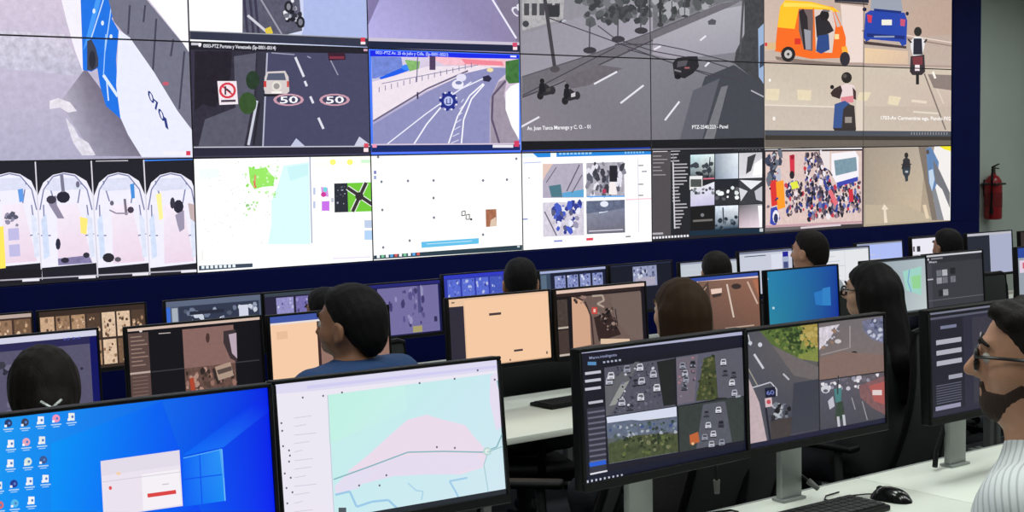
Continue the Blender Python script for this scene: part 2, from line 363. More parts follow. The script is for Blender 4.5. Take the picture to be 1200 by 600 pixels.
# --- empty lilac carriageway
p = feed(2, 3, -1, 0, 6)
p.raw(colx(2), rowz(0), colx(3), rowz(-1), [(150, 145, 195), (140, 130, 165), (136, 126, 162), (180, 174, 226)], .08)
p.poly([(431, -60), (470, -60), (440, 10), (431, 30)], (126, 116, 160), .1)
p.poly([(575, -10), (612, -10), (610, 60), (603, 44)], (124, 116, 140), .08)
p.line((576, -2), (605, 45), 2.2, (226, 224, 238)); p.text('C', (597, 12), (606, 20), 9, (220, 218, 230)); p.poly([(605, 6), (611, 2), (611, 14), (606, 12)], (214, 212, 226))
p.poly([(430, 46.5), (609, 52), (609, 61), (430, 56)], (30, 36, 62)); p.poly([(430, 44), (609, 49.6), (609, 53), (430, 48)], (196, 188, 204))
p.rect(600.5, 50, 606, 54.5, (206, 70, 104)); p.rect(601, 55, 606, 58.5, (244, 215, 222))

# --- curved avenue, blue window frame
p = feed(2, 3, 0, 1, 7)
p.raw(colx(2), rowz(1), colx(3), rowz(0), (70, 120, 255))
p.poly([(433.5, 59), (608, 64.5), (608, 69), (433.5, 66)], (24, 40, 224)); p.text('0021-PTZ Av. 25 de Julio y Cdla. (Sp-0001-0021)', (440, 63.2), (525, 65.8), 3.6, (190, 205, 255)); p.line((598, 66), (605, 66.3), 2, (225, 225, 255))
p.grad([(435, 66), (607, 69), (608, 172), (437, 170)], [(206, 200, 224), (216, 196, 214), (166, 160, 184), (150, 148, 190)], .06)
p.poly([(435, 66), (470, 67), (472, 80), (440, 92), (436, 92)], (110, 130, 206), .25)
p.poly([(444, 91), (460, 84), (484, 74), (486, 80), (464, 88), (448, 95)], (30, 90, 226)); p.ell(477, 79, 7, 3.6, (60, 130, 240), n=9)
p.poly([(474, 70), (492, 72), (490, 84), (480, 84)], (128, 176, 104), .3)
p.poly([(436, 96), (500, 78), (596, 76), (548, 86), (500, 106), (437, 142)], (230, 218, 228), .06)
p.poly([(500, 66), (592, 70), (596, 78), (520, 76)], (236, 184, 196), .1); p.poly([(540, 69), (588, 72), (590, 77), (545, 75)], (232, 130, 146)); p.rect(503, 66, 510, 82, (78, 60, 92))
p.poly([(437, 146), (500, 108), (545, 86), (575, 79), (600, 80), (584, 94), (574, 116), (573, 172), (437, 172)], (138, 138, 182), .08)
p.path([(437, 142), (470, 122), (500, 104), (548, 83)], 2, (104, 96, 124))
for k in range(16):
    x = 444+k*7.2; y = 108-k*1.9; p.line((x, y-6), (x, y), .9, (120, 116, 150))
p.line((447, 98), (560, 76), .9, (130, 126, 158))
p.poly([(574, 116), (584, 96), (594, 92), (590, 112), (608, 168), (608, 172), (575, 172)], (152, 142, 158), .15); p.path([(592, 95), (577, 112), (576, 140), (586, 172)], 2.4, (90, 78, 104))
p.poly([(592, 108), (598, 101), (608, 97), (608, 164), (599, 148), (592, 128)], (244, 242, 246)); p.poly([(592, 72), (608, 69), (608, 97), (596, 98), (592, 92)], (64, 112, 58), .35)
p.path([(452, 170), (498, 134), (540, 104), (566, 92)], 1.3, (232, 232, 246)); p.path([(484, 170), (500, 145), (516, 126)], 1.6, (236, 236, 248)); p.line((528, 112), (552, 96), 1.3, (226, 226, 242))
p.path([(524, 172), (536, 136), (550, 112), (566, 98)], 1.6, (240, 240, 250)); p.path([(540, 172), (543, 140), (552, 116), (567, 99)], 1.6, (240, 240, 250))
for k in range(7): p.line((528+k*2, 168-k*8), (537+k*1, 164-k*8), .9, (216, 216, 236))
gp = []
for k in range(48):
    r = 11 if (k % 6) < 3 else 8.6; gp.append((525+r*math.cos(2*math.pi*k/48), 118.5+r*1.05*math.sin(2*math.pi*k/48)))
p.poly(gp, (34, 44, 130)); p.ell(525, 118.5, 5.4, 5.6, (176, 184, 226)); p.line((523, 116), (523, 121), 1, (40, 50, 130)); p.line((527, 115), (527, 121), 1, (40, 50, 130)); p.line((522, 121.5), (528, 121.5), 1, (40, 50, 130))
for k in range(8): p.ell(525+10*math.cos(k*math.pi/4+.4), 118.5+10.4*math.sin(k*math.pi/4+.4), 1.2, 1.2, (226, 226, 240), n=6)
p.ell(540, 91, 6, 4.6, (220, 216, 236)); p.ell(536, 99, 7, 5.6, (228, 226, 240)); p.ell(537, 97, 4, 2.2, (120, 126, 168)); p.poly([(565, 90), (572, 88), (576, 92), (573, 96), (566, 95)], (44, 40, 66)); p.ell(574, 82, 4, 2.6, (232, 214, 160), n=8)
p.line((489, 108), (489, 116), 2, (56, 52, 80)); p.line((489, 66), (488, 96), 1.2, (110, 104, 132))
p.poly([(434, 169), (609, 168), (609, 176), (434, 179)], (24, 40, 96)); p.line((434, 169.5), (609, 168.4), 1.6, (205, 190, 210)); p.rect(577, 169.6, 601, 173, (226, 222, 232)); p.rect(602, 165, 608, 172, (204, 60, 96)); p.rect(436, 169, 441, 173, (235, 150, 180)); p.line((434, 179), (610, 176.6), 1.2, (90, 110, 240)); p.line((609.6, 66), (610.6, 176), 1.6, (150, 180, 255))

# --- grey boulevard (spans four panels)
p = feed(3, 5, -1, 1, 8)
p.raw(colx(3), rowz(1), colx(5), rowz(-1), [(120, 120, 126), (150, 148, 156), (96, 96, 104), (132, 126, 136)], .08)
p.grad([(610, -100), (765, -100), (765, 40), (610, 90)], [(130, 130, 136), (120, 120, 126), (160, 156, 168), (146, 142, 152)], .08)
p.poly([(610, -100), (665, -100), (660, 22), (640, 28), (612, 36)], (168, 166, 168), .3)
for k in range(5): p.rect(614+k*9, 4, 620+k*9, 18, (72, 72, 78))
p.rect(641, 6, 655, 20, (52, 52, 58)); p.ell(660, 27, 5, 4, (60, 60, 70)); p.ell(661, 25, 3, 2, (180, 182, 190)); p.ell(616, 28, 4, 4, (64, 66, 74), n=8)
p.grad([(612, 40), (700, 14), (765, 4), (765, 30), (690, 62), (612, 88)], [(146, 142, 154), (150, 146, 158), (150, 148, 158), (158, 154, 166), (150, 146, 158), (150, 146, 156)], .06)
p.speck([(672, -6), (762, -10), (766, 18), (690, 26)], 90, (3, 7), [(70, 72, 76), (88, 90, 94), (58, 60, 64), (112, 112, 118)])
p.speck([(700, 10), (756, 6), (756, 26), (712, 30)], 30, (3, 5), [(60, 62, 66), (82, 84, 88)])
p.poly([(764, -100), (900, -100), (900, 0), (850, 2), (810, 16), (765, 34)], (112, 112, 118), .35); p.speck([(766, -4), (840, -8), (828, 10), (776, 24)], 36, (3, 7), [(60, 62, 64), (84, 86, 88), (160, 160, 166)])
p.poly([(612, 90), (700, 62), (765, 36), (845, 4), (870, 0), (820, 26), (765, 46), (700, 76), (612, 114)], (108, 104, 112), .12)
p.path([(612, 114), (650, 100), (700, 77), (765, 47), (840, 16)], 1.6, (70, 66, 74)); p.path([(612, 90), (690, 65), (765, 37), (820, 14)], 1.4, (86, 84, 92))
p.grad([(765, 46), (850, 10), (872, 6), (872, 60), (790, 70), (764, 64)], [(162, 158, 168), (170, 168, 176), (170, 168, 178), (150, 148, 158), (156, 152, 164), (156, 150, 160)], .05)
for x, y in ((691, 59), (724, 46), (751, 36)):
    p.line((x-.5, y-2), (x, y-34), 1.6, (76, 76, 82)); p.ell(x, y, 8, 4, (58, 56, 62), .2, n=10)
for x, y in ((787, 23), (802, 19)): p.line((x, y), (x, y-22), 1.2, (80, 80, 86)); p.ell(x, y, 4, 1.6, (66, 64, 70), n=8)
p.line((637, -10), (650, 80), 4.2, (66, 64, 70)); p.ell(650, 81, 6, 4, (78, 74, 80), n=9); p.line((773.5, -20), (773.5, 28), 3.4, (58, 58, 62)); p.ell(773.5, 29, 4, 3, (66, 64, 68), n=8)
p.poly([(872, -100), (900, -100), (900, 110), (878, 88), (860, 74), (862, 60), (872, 40)], (66, 66, 70), .4); p.line((871, -5), (867, 62), 2.6, (80, 80, 84))
p.poly([(826, 90), (860, 76), (896, 100), (896, 166), (800, 166)], (66, 68, 76), .1); p.poly([(845, 102), (853, 100), (836, 166), (824, 166)], (114, 114, 120), .15); p.poly([(812, 106), (843, 92), (822, 166), (796, 166)], (92, 92, 102), .06)
p.path([(880, 106), (896, 114)], 1.6, (170, 170, 178)); p.poly([(888, 34), (896, 26), (896, 100), (889, 90)], (150, 172, 204)); p.poly([(890, 54), (896, 50), (896, 76), (890, 80)], (60, 70, 92))
p.poly([(660, 92), (700, 76), (730, 80), (690, 100), (668, 104)], (104, 98, 106), .2)
for a, b in (((696, 98.5), (723, 84)), ((727, 121), (754, 100)), ((779, 141), (796, 119)), ((610, 149), (632, 137)), ((820, 47.5), (827, 42)), ((766, 58), (774, 54)), ((826, 78), (832, 72))): p.line(a, b, 2.2, (220, 218, 226))
for pts in ([(700, 30), (720, 45), (765, 60), (830, 72), (862, 82)], [(640, 20), (690, 38), (765, 66), (800, 78), (870, 96)], [(720, 52), (770, 52), (800, 58), (862, 74)], [(735, 58), (765, 66), (830, 88), (862, 92)], [(612, 112), (720, 56)]): p.path(pts, 1.2, (66, 62, 72))
p.poly([(788, 74), (793, 68), (806, 66), (817, 66), (819, 78), (812, 86), (802, 92), (790, 89)], (38, 36, 42), .1); p.poly([(794, 72), (806, 70), (804, 77), (793, 79)], (84, 80, 88)); p.rect(802, 78.5, 808, 80.5, (150, 90, 96)); p.line((790, 82), (798, 84), 2, (120, 116, 122)); p.ell(794, 90, 4, 3, (24, 24, 28), n=8)
p.poly([(829, 25), (834, 22), (839, 24), (838, 29), (830, 29)], (84, 82, 90))
for x, y, wcol in ((639, 106, (70, 66, 70)), (668, 112, (196, 190, 196))):
    p.ell(x-6, y+6, 4, 5, (36, 34, 38), n=9); p.ell(x+8, y, 4, 5, (48, 46, 52), n=9); p.poly([(x-7, y-6), (x, y-8), (x+7, y-3), (x+8, y+4), (x, y+6), (x-6, y+6)], (44, 42, 46)); p.poly([(x-7, y-8), (x-2, y-10), (x, y), (x-5, y+5), (x-8, y)], (30, 28, 34)); p.ell(x-4, y-11, 2.8, 3.2, (28, 26, 30), n=8); p.poly([(x+1, y-2), (x+6, y-4), (x+6, y+1), (x+1, y+2)], wcol)
p.text('Av. Juan Tanca Marengo y C. O. - 01', (617.5, 152.5), (692, 150.5), 4.4, (240, 240, 244)); p.text('PTZ-2540.223 - Panel', (811, 151), (853, 150.3), 4.2, (236, 236, 240))
p.poly([(610, 165.5), (765, 164), (896, 161.5), (896, 173), (765, 174), (610, 178)], (24, 23, 28)); p.line((612, 177), (762, 173.4), 1.6, (20, 60, 170))

# --- three-wheeler and motorbikes at a crossing (spans four panels)
p = feed(5, 7, -1, 1, 9)
p.raw(colx(5), rowz(1), colx(7), rowz(-1), [(180, 160, 150), (178, 156, 146), (196, 182, 168), (200, 188, 174)], .07)
p.grad([(896, -80), (1116, -80), (1116, 40), (896, 60)], [(190, 170, 160), (176, 156, 144), (182, 156, 140), (204, 182, 170)], .06)
p.grad([(985, 5), (1012, 8), (1012, 73), (990, 73)], [(228, 208, 200)]*4, .03)
p.grad([(1013, 56), (1064, 60), (1064, 76), (1013, 74)], [(226, 198, 160), (216, 186, 160), (206, 180, 158), (222, 194, 160)], .04)
p.grad([(896, 74), (1116, 80), (1116, 125), (896, 124)], [(196, 182, 166), (204, 190, 172), (196, 178, 166), (208, 196, 178)], .06)
p.line((896, 72), (1116, 78), 2, (170, 146, 138)); p.line((1010, 36), (1116, 54), 1.6, (150, 126, 118)); p.line((1010, 33), (1116, 50), 1.2, (224, 206, 194)); p.line((896, 123), (1000, 126), 1.6, (222, 212, 198))
for q in ([(898, 104), (914, 104), (912, 118), (897, 117)], [(934, 105), (951, 106), (950, 118), (935, 117)], [(1007, 108), (1021, 108), (1016, 118), (1003, 120)], [(1042, 112), (1056, 114), (1052, 124), (1040, 122)]): p.poly(q, (222, 208, 178), .08)
p.line((1068, 118), (1086, 120), 3, (222, 208, 190)); p.line((1070, 131), (1100, 133), 2, (220, 208, 194)); p.ell(902, 94, 1.6, 2, (240, 235, 230), n=6); p.ell(907, 139, 2, 2.6, (236, 228, 220), n=6)
p.poly([(1087, 87), (1116, 88), (1116, 106), (1094, 103)], (136, 122, 116), .12); p.line((1083, 86), (1108, 152), 1.6, (120, 106, 100)); p.line((1093, 84), (1096, 92), 2.6, (240, 232, 222)); p.line((1098, 104), (1106, 122), 2, (210, 196, 180))
p.poly([(976, -12), (1018, -12), (1018, 3.6), (978, 1)], (40, 42, 58)); p.line((978, 2), (1017, 5), 2, (80, 70, 70))
# three-wheeler
p.poly([(908, 66), (940, 70), (985, 74), (992, 78), (940, 76), (910, 70)], (130, 112, 104), .1)
p.poly([(911, 30), (914, 8), (920, 0), (976, 8), (984, 20), (991, 44), (991, 56), (984, 68), (950, 69), (908, 60)], (240, 106, 34))
p.poly([(911, 32), (914, 8), (920, 0), (950, 2), (977, 9), (984, 14), (984, 18), (972, 12), (936, 10), (931, 34)], (250, 190, 42)); p.poly([(918, 3), (950, 4), (976, 10), (950, 8), (918, 8)], (255, 214, 90))
p.poly([(936, 11), (953, 11), (952, 60), (942, 58), (936, 36)], (112, 96, 96)); p.poly([(954, 11), (975, 12), (979, 30), (975, 62), (956, 61)], (214, 198, 190))
p.poly([(936, 14), (941, 10), (946, 20), (948, 58), (942, 58)], (46, 40, 44)); p.poly([(942, 34), (950, 36), (950, 58), (944, 58)], (150, 150, 160))
p.poly([(955, 20), (962, 16), (972, 26), (977, 36), (966, 42), (957, 44)], (44, 40, 46)); p.ell(966, 18, 5.5, 6.5, (36, 32, 36)); p.poly([(958, 42), (971, 40), (972, 58), (962, 63), (956, 60)], (46, 72, 130)); p.line((964, 12), (972, 13), 2.4, (120, 110, 110)); p.line((953, 10), (955, 62), 1.6, (226, 110, 40))
p.poly([(976, 14), (983, 14), (987, 30), (981, 32)], (196, 186, 180)); p.line((978, 13), (986, 32), 1.4, (240, 120, 40)); p.rect(931, 45, 938, 52, (214, 50, 40)); p.rect(978, 40, 983, 46, (255, 214, 150)); p.poly([(986, 55), (992, 54), (994, 62), (987, 63)], (250, 170, 60))
p.ell(923.5, 63.5, 8.5, 9, (40, 36, 38)); p.ell(923.5, 63.5, 4.6, 5, (190, 186, 184)); p.ell(923.5, 63.5, 1.6, 1.8, (60, 58, 60), n=8); p.ell(990, 69, 6, 8.4, (48, 42, 52)); p.rect(898, 50, 909, 58, (214, 178, 130)); p.rect(896, 50, 899, 54, (210, 60, 70))
# blue hatchback
p.poly([(1012, 48), (1062, 54), (1062, 57), (1013, 52)], (70, 56, 56), .1)
p.poly([(1014, 16), (1020, 12), (1060, 15), (1063, 24), (1062, 52), (1057, 54), (1054, 49), (1020, 46), (1015, 49), (1012, 44)], (36, 66, 164)); p.poly([(1022, -14), (1054, -14), (1058, 14), (1020, 11)], (150, 156, 170)); p.poly([(1022, -14), (1054, -14), (1058, -2), (1022, -3)], (40, 60, 140)); p.poly([(1024, 10), (1056, 13), (1056, 16), (1024, 13)], (26, 46, 120))
p.rect(1033, 23, 1045, 29.5, (232, 228, 214)); p.poly([(1016, 17), (1022, 18), (1021, 27), (1017, 26)], (206, 60, 80)); p.poly([(1055, 22), (1061, 23), (1060, 31), (1055, 30)], (196, 80, 110)); p.poly([(1016, 39), (1060, 42), (1060, 46), (1016, 43)], (24, 40, 110)); p.ell(1013, 11, 2.5, 2.5, (24, 30, 60), n=8); p.ell(1063, 16, 2, 2.4, (24, 30, 60), n=8); p.rect(1024, 42, 1048, 44, (140, 150, 180))
# riders
p.ell(992, 91, 6.2, 6.6, (42, 38, 36)); p.ell(990, 89, 2.4, 2.6, (84, 78, 74), n=8); p.poly([(984, 101), (992, 98), (1001, 100), (1003, 116), (996, 120), (985, 118)], (226, 206, 206)); p.poly([(973, 109), (977, 104), (985, 100), (987, 106), (984, 116), (975, 113)], (58, 44, 44)); p.poly([(999, 102), (1003, 107), (1003, 117), (1000, 116)], (70, 50, 50)); p.poly([(985, 114), (1000, 112), (1000, 120), (986, 121)], (214, 130, 140)); p.ell(975, 102, 2.4, 2.6, (34, 30, 32), n=8)
p.poly([(978, 122), (990, 118), (996, 122), (992, 136), (986, 151), (976, 151)], (58, 84, 140)); p.poly([(988, 128), (994, 122), (1001, 124), (1003, 152), (986, 152)], (58, 50, 50)); p.rect(990, 137, 998, 144, (150, 140, 134)); p.poly([(976, 150), (1004, 150), (1002, 154), (978, 154)], (54, 46, 46)); p.rect(1003, 118, 1012, 154, (216, 202, 188))
p.ell(1075.5, 37, 4.6, 5.6, (40, 38, 38)); p.poly([(1067, 48), (1072, 43), (1079, 43), (1084, 48), (1083, 56), (1080, 66), (1070, 66), (1067, 56)], (222, 220, 222)); p.poly([(1070.5, 45), (1080, 45), (1081, 64), (1070, 64)], (38, 36, 52)); p.poly([(1067, 66), (1083, 64), (1084, 84), (1080, 88), (1069, 88), (1066, 84)], (52, 44, 50)); p.poly([(1069, 67), (1081, 66), (1081, 76), (1070, 76)], (120, 52, 60)); p.rect(1072, 76, 1077.5, 83, (236, 220, 224)); p.line((1075, 86), (1075, 99), 3.6, (36, 32, 34)); p.line((1064, 46), (1068, 50), 2, (46, 40, 42)); p.line((1083, 50), (1086, 46), 2, (46, 40, 42))
p.text('1703-Av Carmentina ega. Pando F02', (1032, 140), (1114, 141), 4.2, (246, 242, 238))
p.poly([(896, 152.5), (1116, 154), (1116, 160), (896, 158.5)], (74, 78, 88)); p.poly([(896, 158.5), (1116, 160), (1116, 165), (896, 164)], (58, 52, 46)); p.poly([(896, 164), (1116, 164.5), (1116, 173), (896, 173)], (104, 96, 88), .1)
for k in range(14): p.line((1068+k*3.2, 155), (1068+k*3.2, 158), .9, (150, 150, 155))

# --- four tunnel views
p = feed(-1, 1, 1, 2, 10)
p.raw(colx(-1), rowz(2), colx(1), rowz(1), (34, 33, 42), .05)
p.poly([(168, 184), (229, 182.5), (230, 187), (168, 189)], (60, 130, 236))
for x in (2, 44, 112): p.line((x, 188.5), (x+38 if x else 12, 188), 1.6, (200, 196, 206))
def tunnel(x0, x1, b0, b1, v):
    wd = x1-x0; g = lambda u, y: (x0+(b0-x0)*(y-200)/116+u*(wd+((b1-b0)-wd)*(y-200)/116), y)
    p.poly([g(0, 230), g(.12, 214), g(.3, 205), g(.5, 202), g(.7, 204), g(.9, 212), g(1, 228), g(1, 308), g(.5, 311), g(0, 314)], (232, 230, 246), .04)
    p.grad([g(.34, 240), g(.72, 238), g(.92, 306), g(.3, 309)], [(238, 228, 240), (236, 226, 238), (228, 206, 222), (228, 208, 226)], .04)
    for pts in ([g(.03, 246), g(.12, 222), g(.3, 207), g(.5, 203.5), g(.7, 206), g(.9, 222), g(.97, 246)], [g(.2, 212), g(.3, 236)], [g(.8, 214), g(.72, 238)], [g(.1, 240), g(.08, 300)], [g(.88, 240), g(.95, 300)], [g(.02, 276), g(.2, 276)], [g(.82, 276), g(.98, 274)]): p.path(pts, 1.5, (120, 124, 160))
    p.poly([g(.14, 222), g(.3, 209), g(.7, 208), g(.86, 222), g(.7, 222), g(.3, 224)], (214, 216, 236), .1)
    p.poly([g(.04, 258), g(.14, 250), g(.16, 300), g(.05, 304)], (204, 216, 240), .12); p.poly([g(.86, 250), g(.96, 256), g(.97, 300), g(.88, 302)], (216, 222, 240), .12)
    return g
g = tunnel(-21, 42, -15, 49, 0); p.poly([g(.22, 266), g(.34, 265), g(.34, 314), g(.22, 315)], (252, 224, 92)); p.poly([g(.64, 222), g(.74, 221), g(.74, 236), g(.66, 237)], (96, 150, 222)); p.poly([g(.42, 268), g(.62, 267), g(.62, 281), g(.42, 282)], (186, 182, 222)); p.poly([g(.42, 287), g(.62, 286), g(.62, 300), g(.42, 301)], (186, 182, 222)); p.speck([g(.4, 250), g(.6, 250), g(.6, 264), g(.4, 264)], 10, (2, 4), [(86, 84, 104), (140, 136, 160)])
g = tunnel(42, 107, 49, 114, 1); p.poly([g(.18, 232), g(.34, 229), g(.34, 240), g(.46, 256), g(.34, 256), g(.2, 240)], (140, 132, 156)); p.ell(74, 231, 8, 7, (40, 38, 52), n=10); p.ell(60, 234, 6, 5, (60, 56, 72), n=9); p.poly([g(.74, 254), g(.88, 256), g(.84, 275), g(.74, 273)], (248, 226, 120)); p.ell(68, 286, 3, 7, (44, 44, 62), n=8); p.poly([g(.3, 303), g(.86, 299), g(.92, 308), g(.3, 311)], (128, 120, 160), .3); p.ell(76, 305, 5, 3.4, (46, 44, 60), n=8); p.ell(101, 299, 4, 3.4, (50, 48, 62), n=8); p.line((72, 205), (74, 225), 4, (120, 118, 140)); p.ell(91, 216, 2.4, 4, (110, 106, 130), n=8)
g = tunnel(108, 168, 115, 175, 2); p.poly([g(.72, 216), g(.8, 215), g(.8, 232), g(.73, 233)], (70, 140, 214)); p.line((146, 233), (148, 252), 3, (120, 112, 126)); p.ell(153, 246, 4, 4, (70, 62, 78), n=8); p.path([(128, 246), (136, 250), (150, 250)], 1.8, (150, 140, 160)); p.ell(127, 302, 7, 5.6, (44, 42, 50), n=10); p.ell(138, 304, 4, 3, (90, 86, 98), n=8); p.ell(131, 238, 2.4, 3, (100, 96, 116), n=8)
g = tunnel(169, 230, 176, 232, 3); p.poly([g(.2, 228), g(.3, 226), g(.32, 256), g(.24, 258)], (246, 234, 150)); p.ell(209, 242, 6, 8, (44, 42, 56), n=10); p.poly([g(.56, 252), g(.74, 246), g(.74, 268), g(.64, 272), g(.6, 264)], (150, 144, 168)); p.poly([g(.82, 238), g(.98, 240), g(.98, 262), g(.86, 256)], (190, 170, 172)); p.ell(202, 238, 3, 7, (58, 54, 70), n=8)
for a, b in (((41, 186), (49, 328)), ((106.5, 185), (114.5, 325)), ((168, 184.5), (175.5, 322))): p.line(a, b, 1.5, (214, 210, 220))
p.poly([(0, 317), (49, 315.5), (49, 330), (0, 333)], (30, 28, 34)); p.line((0, 328.5), (228, 316.5), 1.6, (176, 172, 184))
for a, b in (((26, 328.6), (46, 327.6)), ((92, 325.2), (112, 324.2)), ((155, 321.8), (174, 320.8)), ((212, 318.2), (230, 317.2))): p.line(a, b, 3, (226, 222, 232))
for a, b in ((-66, -59), (-130, -123), (-194, -188)): p.line((a, 190), (b, 334), 1.5, (214, 210, 220))
for a in (-86, -150, -212): tunnel(a, a+63, a+5, a+68, 1)

# --- planning map
p = feed(1, 2, 1, 2, 11)
p.raw(colx(1), rowz(2), colx(2), rowz(1), (253, 254, 254))
p.poly([(332, 194), (362, 190), (364, 286), (314, 286), (318, 262), (318, 236), (326, 216)], (212, 243, 243)); p.poly([(336, 196), (361, 192), (361, 205), (340, 212)], (196, 236, 238))
p.poly([(232, 198), (258, 197), (256, 208), (234, 210)], (236, 248, 248))
p.speck([(240, 190), (326, 188), (316, 284), (236, 290)], 130, (.5, 1.1), [(226, 230, 226), (214, 222, 216), (206, 216, 206), (236, 220, 220)])
p.poly([(291, 195), (300, 198), (312, 196), (316, 203), (322, 208), (320, 218), (308, 219), (298, 222), (293, 214)], (150, 226, 100)); p.speck([(288, 196), (328, 194), (324, 232), (286, 236)], 40, (.8, 2.2), [(140, 218, 90), (170, 232, 130), (200, 240, 180)]); p.speck([(284, 236), (304, 234), (300, 250), (284, 254)], 16, (.8, 1.8), [(176, 226, 150), (150, 200, 130)]); p.line((299, 205), (298, 220), 2, (214, 150, 110)); p.line((297, 212), (300, 220), 1.2, (220, 80, 80))
p.line((363, 182), (365.5, 285), 1.3, (150, 158, 186)); p.poly([(366, 183), (435, 180.5), (435, 196), (366, 198)], (250, 252, 240)); p.ell(390, 190, 3.6, 3.4, (244, 240, 120), n=9); p.ell(410, 190, 3.6, 3.4, (244, 240, 120), n=9); p.rect(423, 187, 434, 191, (206, 240, 206))
p.rect(367, 220, 369.5, 228, (180, 190, 222)); p.rect(367, 236, 369.5, 244, (180, 190, 222)); p.poly([(376, 219), (384, 220), (385, 231), (377, 229)], (206, 150, 222)); p.ell(379, 228, 3.2, 3, (200, 60, 150), n=8); p.ell(381, 222, 2.4, 3, (110, 210, 214), n=8); p.poly([(377, 236), (386, 235.5), (386, 247), (377, 247)], (196, 110, 226)); p.rect(388, 232, 391, 237, (190, 196, 206))
p.poly([(391.5, 215), (407, 214.5), (408, 248.5), (392, 249)], (44, 46, 56)); p.poly([(407, 214.5), (436, 213.5), (437, 247.5), (408, 248.5)], (110, 196, 56)); p.speck([(393, 217), (405, 216), (405, 240), (394, 240)], 12, (.6, 1.4), [(150, 154, 166), (96, 98, 110)])
p.line((407, 220), (437, 240), 6, (230, 234, 226)); p.line((429, 214), (413, 248), 6, (230, 234, 226)); p.line((407, 220), (437, 240), 4, (58, 52, 54)); p.line((429, 214), (413, 248), 4, (58, 52, 54)); p.ell(421, 230, 5, 5, (52, 46, 50), n=10)
p.rect(427, 258, 437, 267, (186, 200, 226)); p.rect(427, 270, 437, 281, (176, 206, 240)); p.line((390, 303), (434, 301), 1.6, (226, 218, 238)); p.line((237, 293), (237, 306), 1, (214, 214, 206))
p.poly([(233, 311.5), (296, 308.5), (296, 313), (233, 317)], (60, 72, 88))
for k in range(8): p.rect(236+k*5.2, 311.6-k*.25, 239.4+k*5.2, 315-k*.25, (226, 236, 244))

# --- diagram page
p = feed(2, 3, 1, 2, 12)
p.raw(colx(2), rowz(2), colx(3), rowz(1), (254, 253, 251))
for x, y in ((478, 212), (508, 211.5), (566, 211.5), (594, 210.5), (508, 232), (508.5, 255), (480, 282), (566, 275), (449, 290), (443, 184), (605, 186), (448, 246), (447, 213), (430, 200)): p.ell(x, y, 1.5, 1.7, (120, 124, 138), n=8)
p.rect(438, 200, 441, 204, (120, 130, 190)); p.rect(438, 206, 441, 210, (150, 160, 210)); p.path([(541, 248), (545, 247), (545, 252), (541, 253), (541, 248)], 1, (60, 60, 66)); p.path([(546, 252), (550, 251), (550, 257), (546, 257), (546, 252)], 1, (60, 60, 66)); p.ell(552, 257, 1.5, 1.5, (60, 60, 70), n=6)
p.poly([(569, 245.5), (581.5, 245), (582, 265), (569.5, 266)], (160, 104, 78), .3); p.poly([(575, 258), (581, 254), (582, 265), (574, 265.5)], (214, 190, 170)); p.poly([(493.5, 283.5), (561, 279), (561, 285.5), (494, 290.5)], (98, 186, 226)); p.line((500, 286), (553, 282.4), 1, (180, 220, 240))
p.poly([(438, 299.5), (612, 287), (612, 293), (438, 304)], (44, 62, 74))
for k in range(10): p.rect(441.5+k*5.2, 299-k*.36, 445+k*5.2, 302.4-k*.36, [(236, 240, 244), (120, 190, 150), (230, 236, 240), (90, 160, 220), (200, 90, 90)][k % 5])
p.rect(606, 287.6, 609, 290, (190, 200, 210))

# --- browser with four stills
p = feed(3, 4, 1, 2, 13)
p.raw(colx(3), rowz(2), colx(4), rowz(1), (253, 253, 254))
p.poly([(612, 177.5), (764, 173), (764, 181), (612, 185)], (36, 130, 214)); p.poly([(612, 177), (621, 176.6), (630, 184.5), (612, 185)], (226, 238, 248)); p.rect(645, 176.4, 652, 184, (235, 244, 250))
for k in range(9): p.rect(655+k*4.4, 178.4-k*.1, 658+k*4.4, 181.4-k*.1, (150, 200, 240))
for k in range(7): p.rect(732+k*3.4, 176.6-k*.1, 734+k*3.4, 180-k*.1, (140, 195, 240))
p.line((613, 191), (634, 190), 1.2, (180, 190, 230)); p.line((613, 257), (619, 256.6), 1.4, (110, 120, 190))
p.poly([(636, 192.5), (683, 191), (684, 231.5), (636, 232)], (172, 166, 184), .1); p.poly([(636, 192), (648, 192), (640, 204), (636, 212)], (220, 190, 180)); p.poly([(643, 218), (657, 216), (659, 231), (646, 231)], (76, 116, 130)); p.poly([(659, 226), (684, 222), (684, 231), (659, 231)], (90, 160, 206)); p.line((679, 193), (664, 224), 1.4, (90, 88, 104)); p.line((682, 205), (670, 226), 1.4, (110, 106, 120)); p.line((640, 214), (652, 196), 1.2, (110, 106, 122))
p.poly([(687, 191), (731, 189.6), (732, 230), (687, 231)], (170, 166, 178), .3); p.speck([(688, 192), (730, 191), (731, 228), (688, 230)], 50, (1.6, 4), [(60, 60, 70), (220, 218, 228), (130, 128, 142), (90, 90, 104)], 1.8); p.rect(714, 194, 723, 213, (36, 34, 44)); p.poly([(714, 214), (721, 213), (723, 228), (713, 228)], (236, 228, 228)); p.line((687.5, 230.5), (732, 230), 1.6, (90, 160, 230)); p.ell(708, 224, 2.6, 3, (170, 60, 90), n=8)
p.poly([(636, 237.5), (684, 236), (684.5, 275.5), (636.5, 277.5)], (206, 200, 214), .25); p.speck([(646, 240), (680, 238), (676, 272), (654, 274)], 46, (1.6, 4), [(70, 90, 190), (90, 90, 120), (226, 226, 240), (50, 60, 140), (150, 146, 170)], 1.5); p.line((638, 248), (652, 276), 1.6, (110, 106, 120))
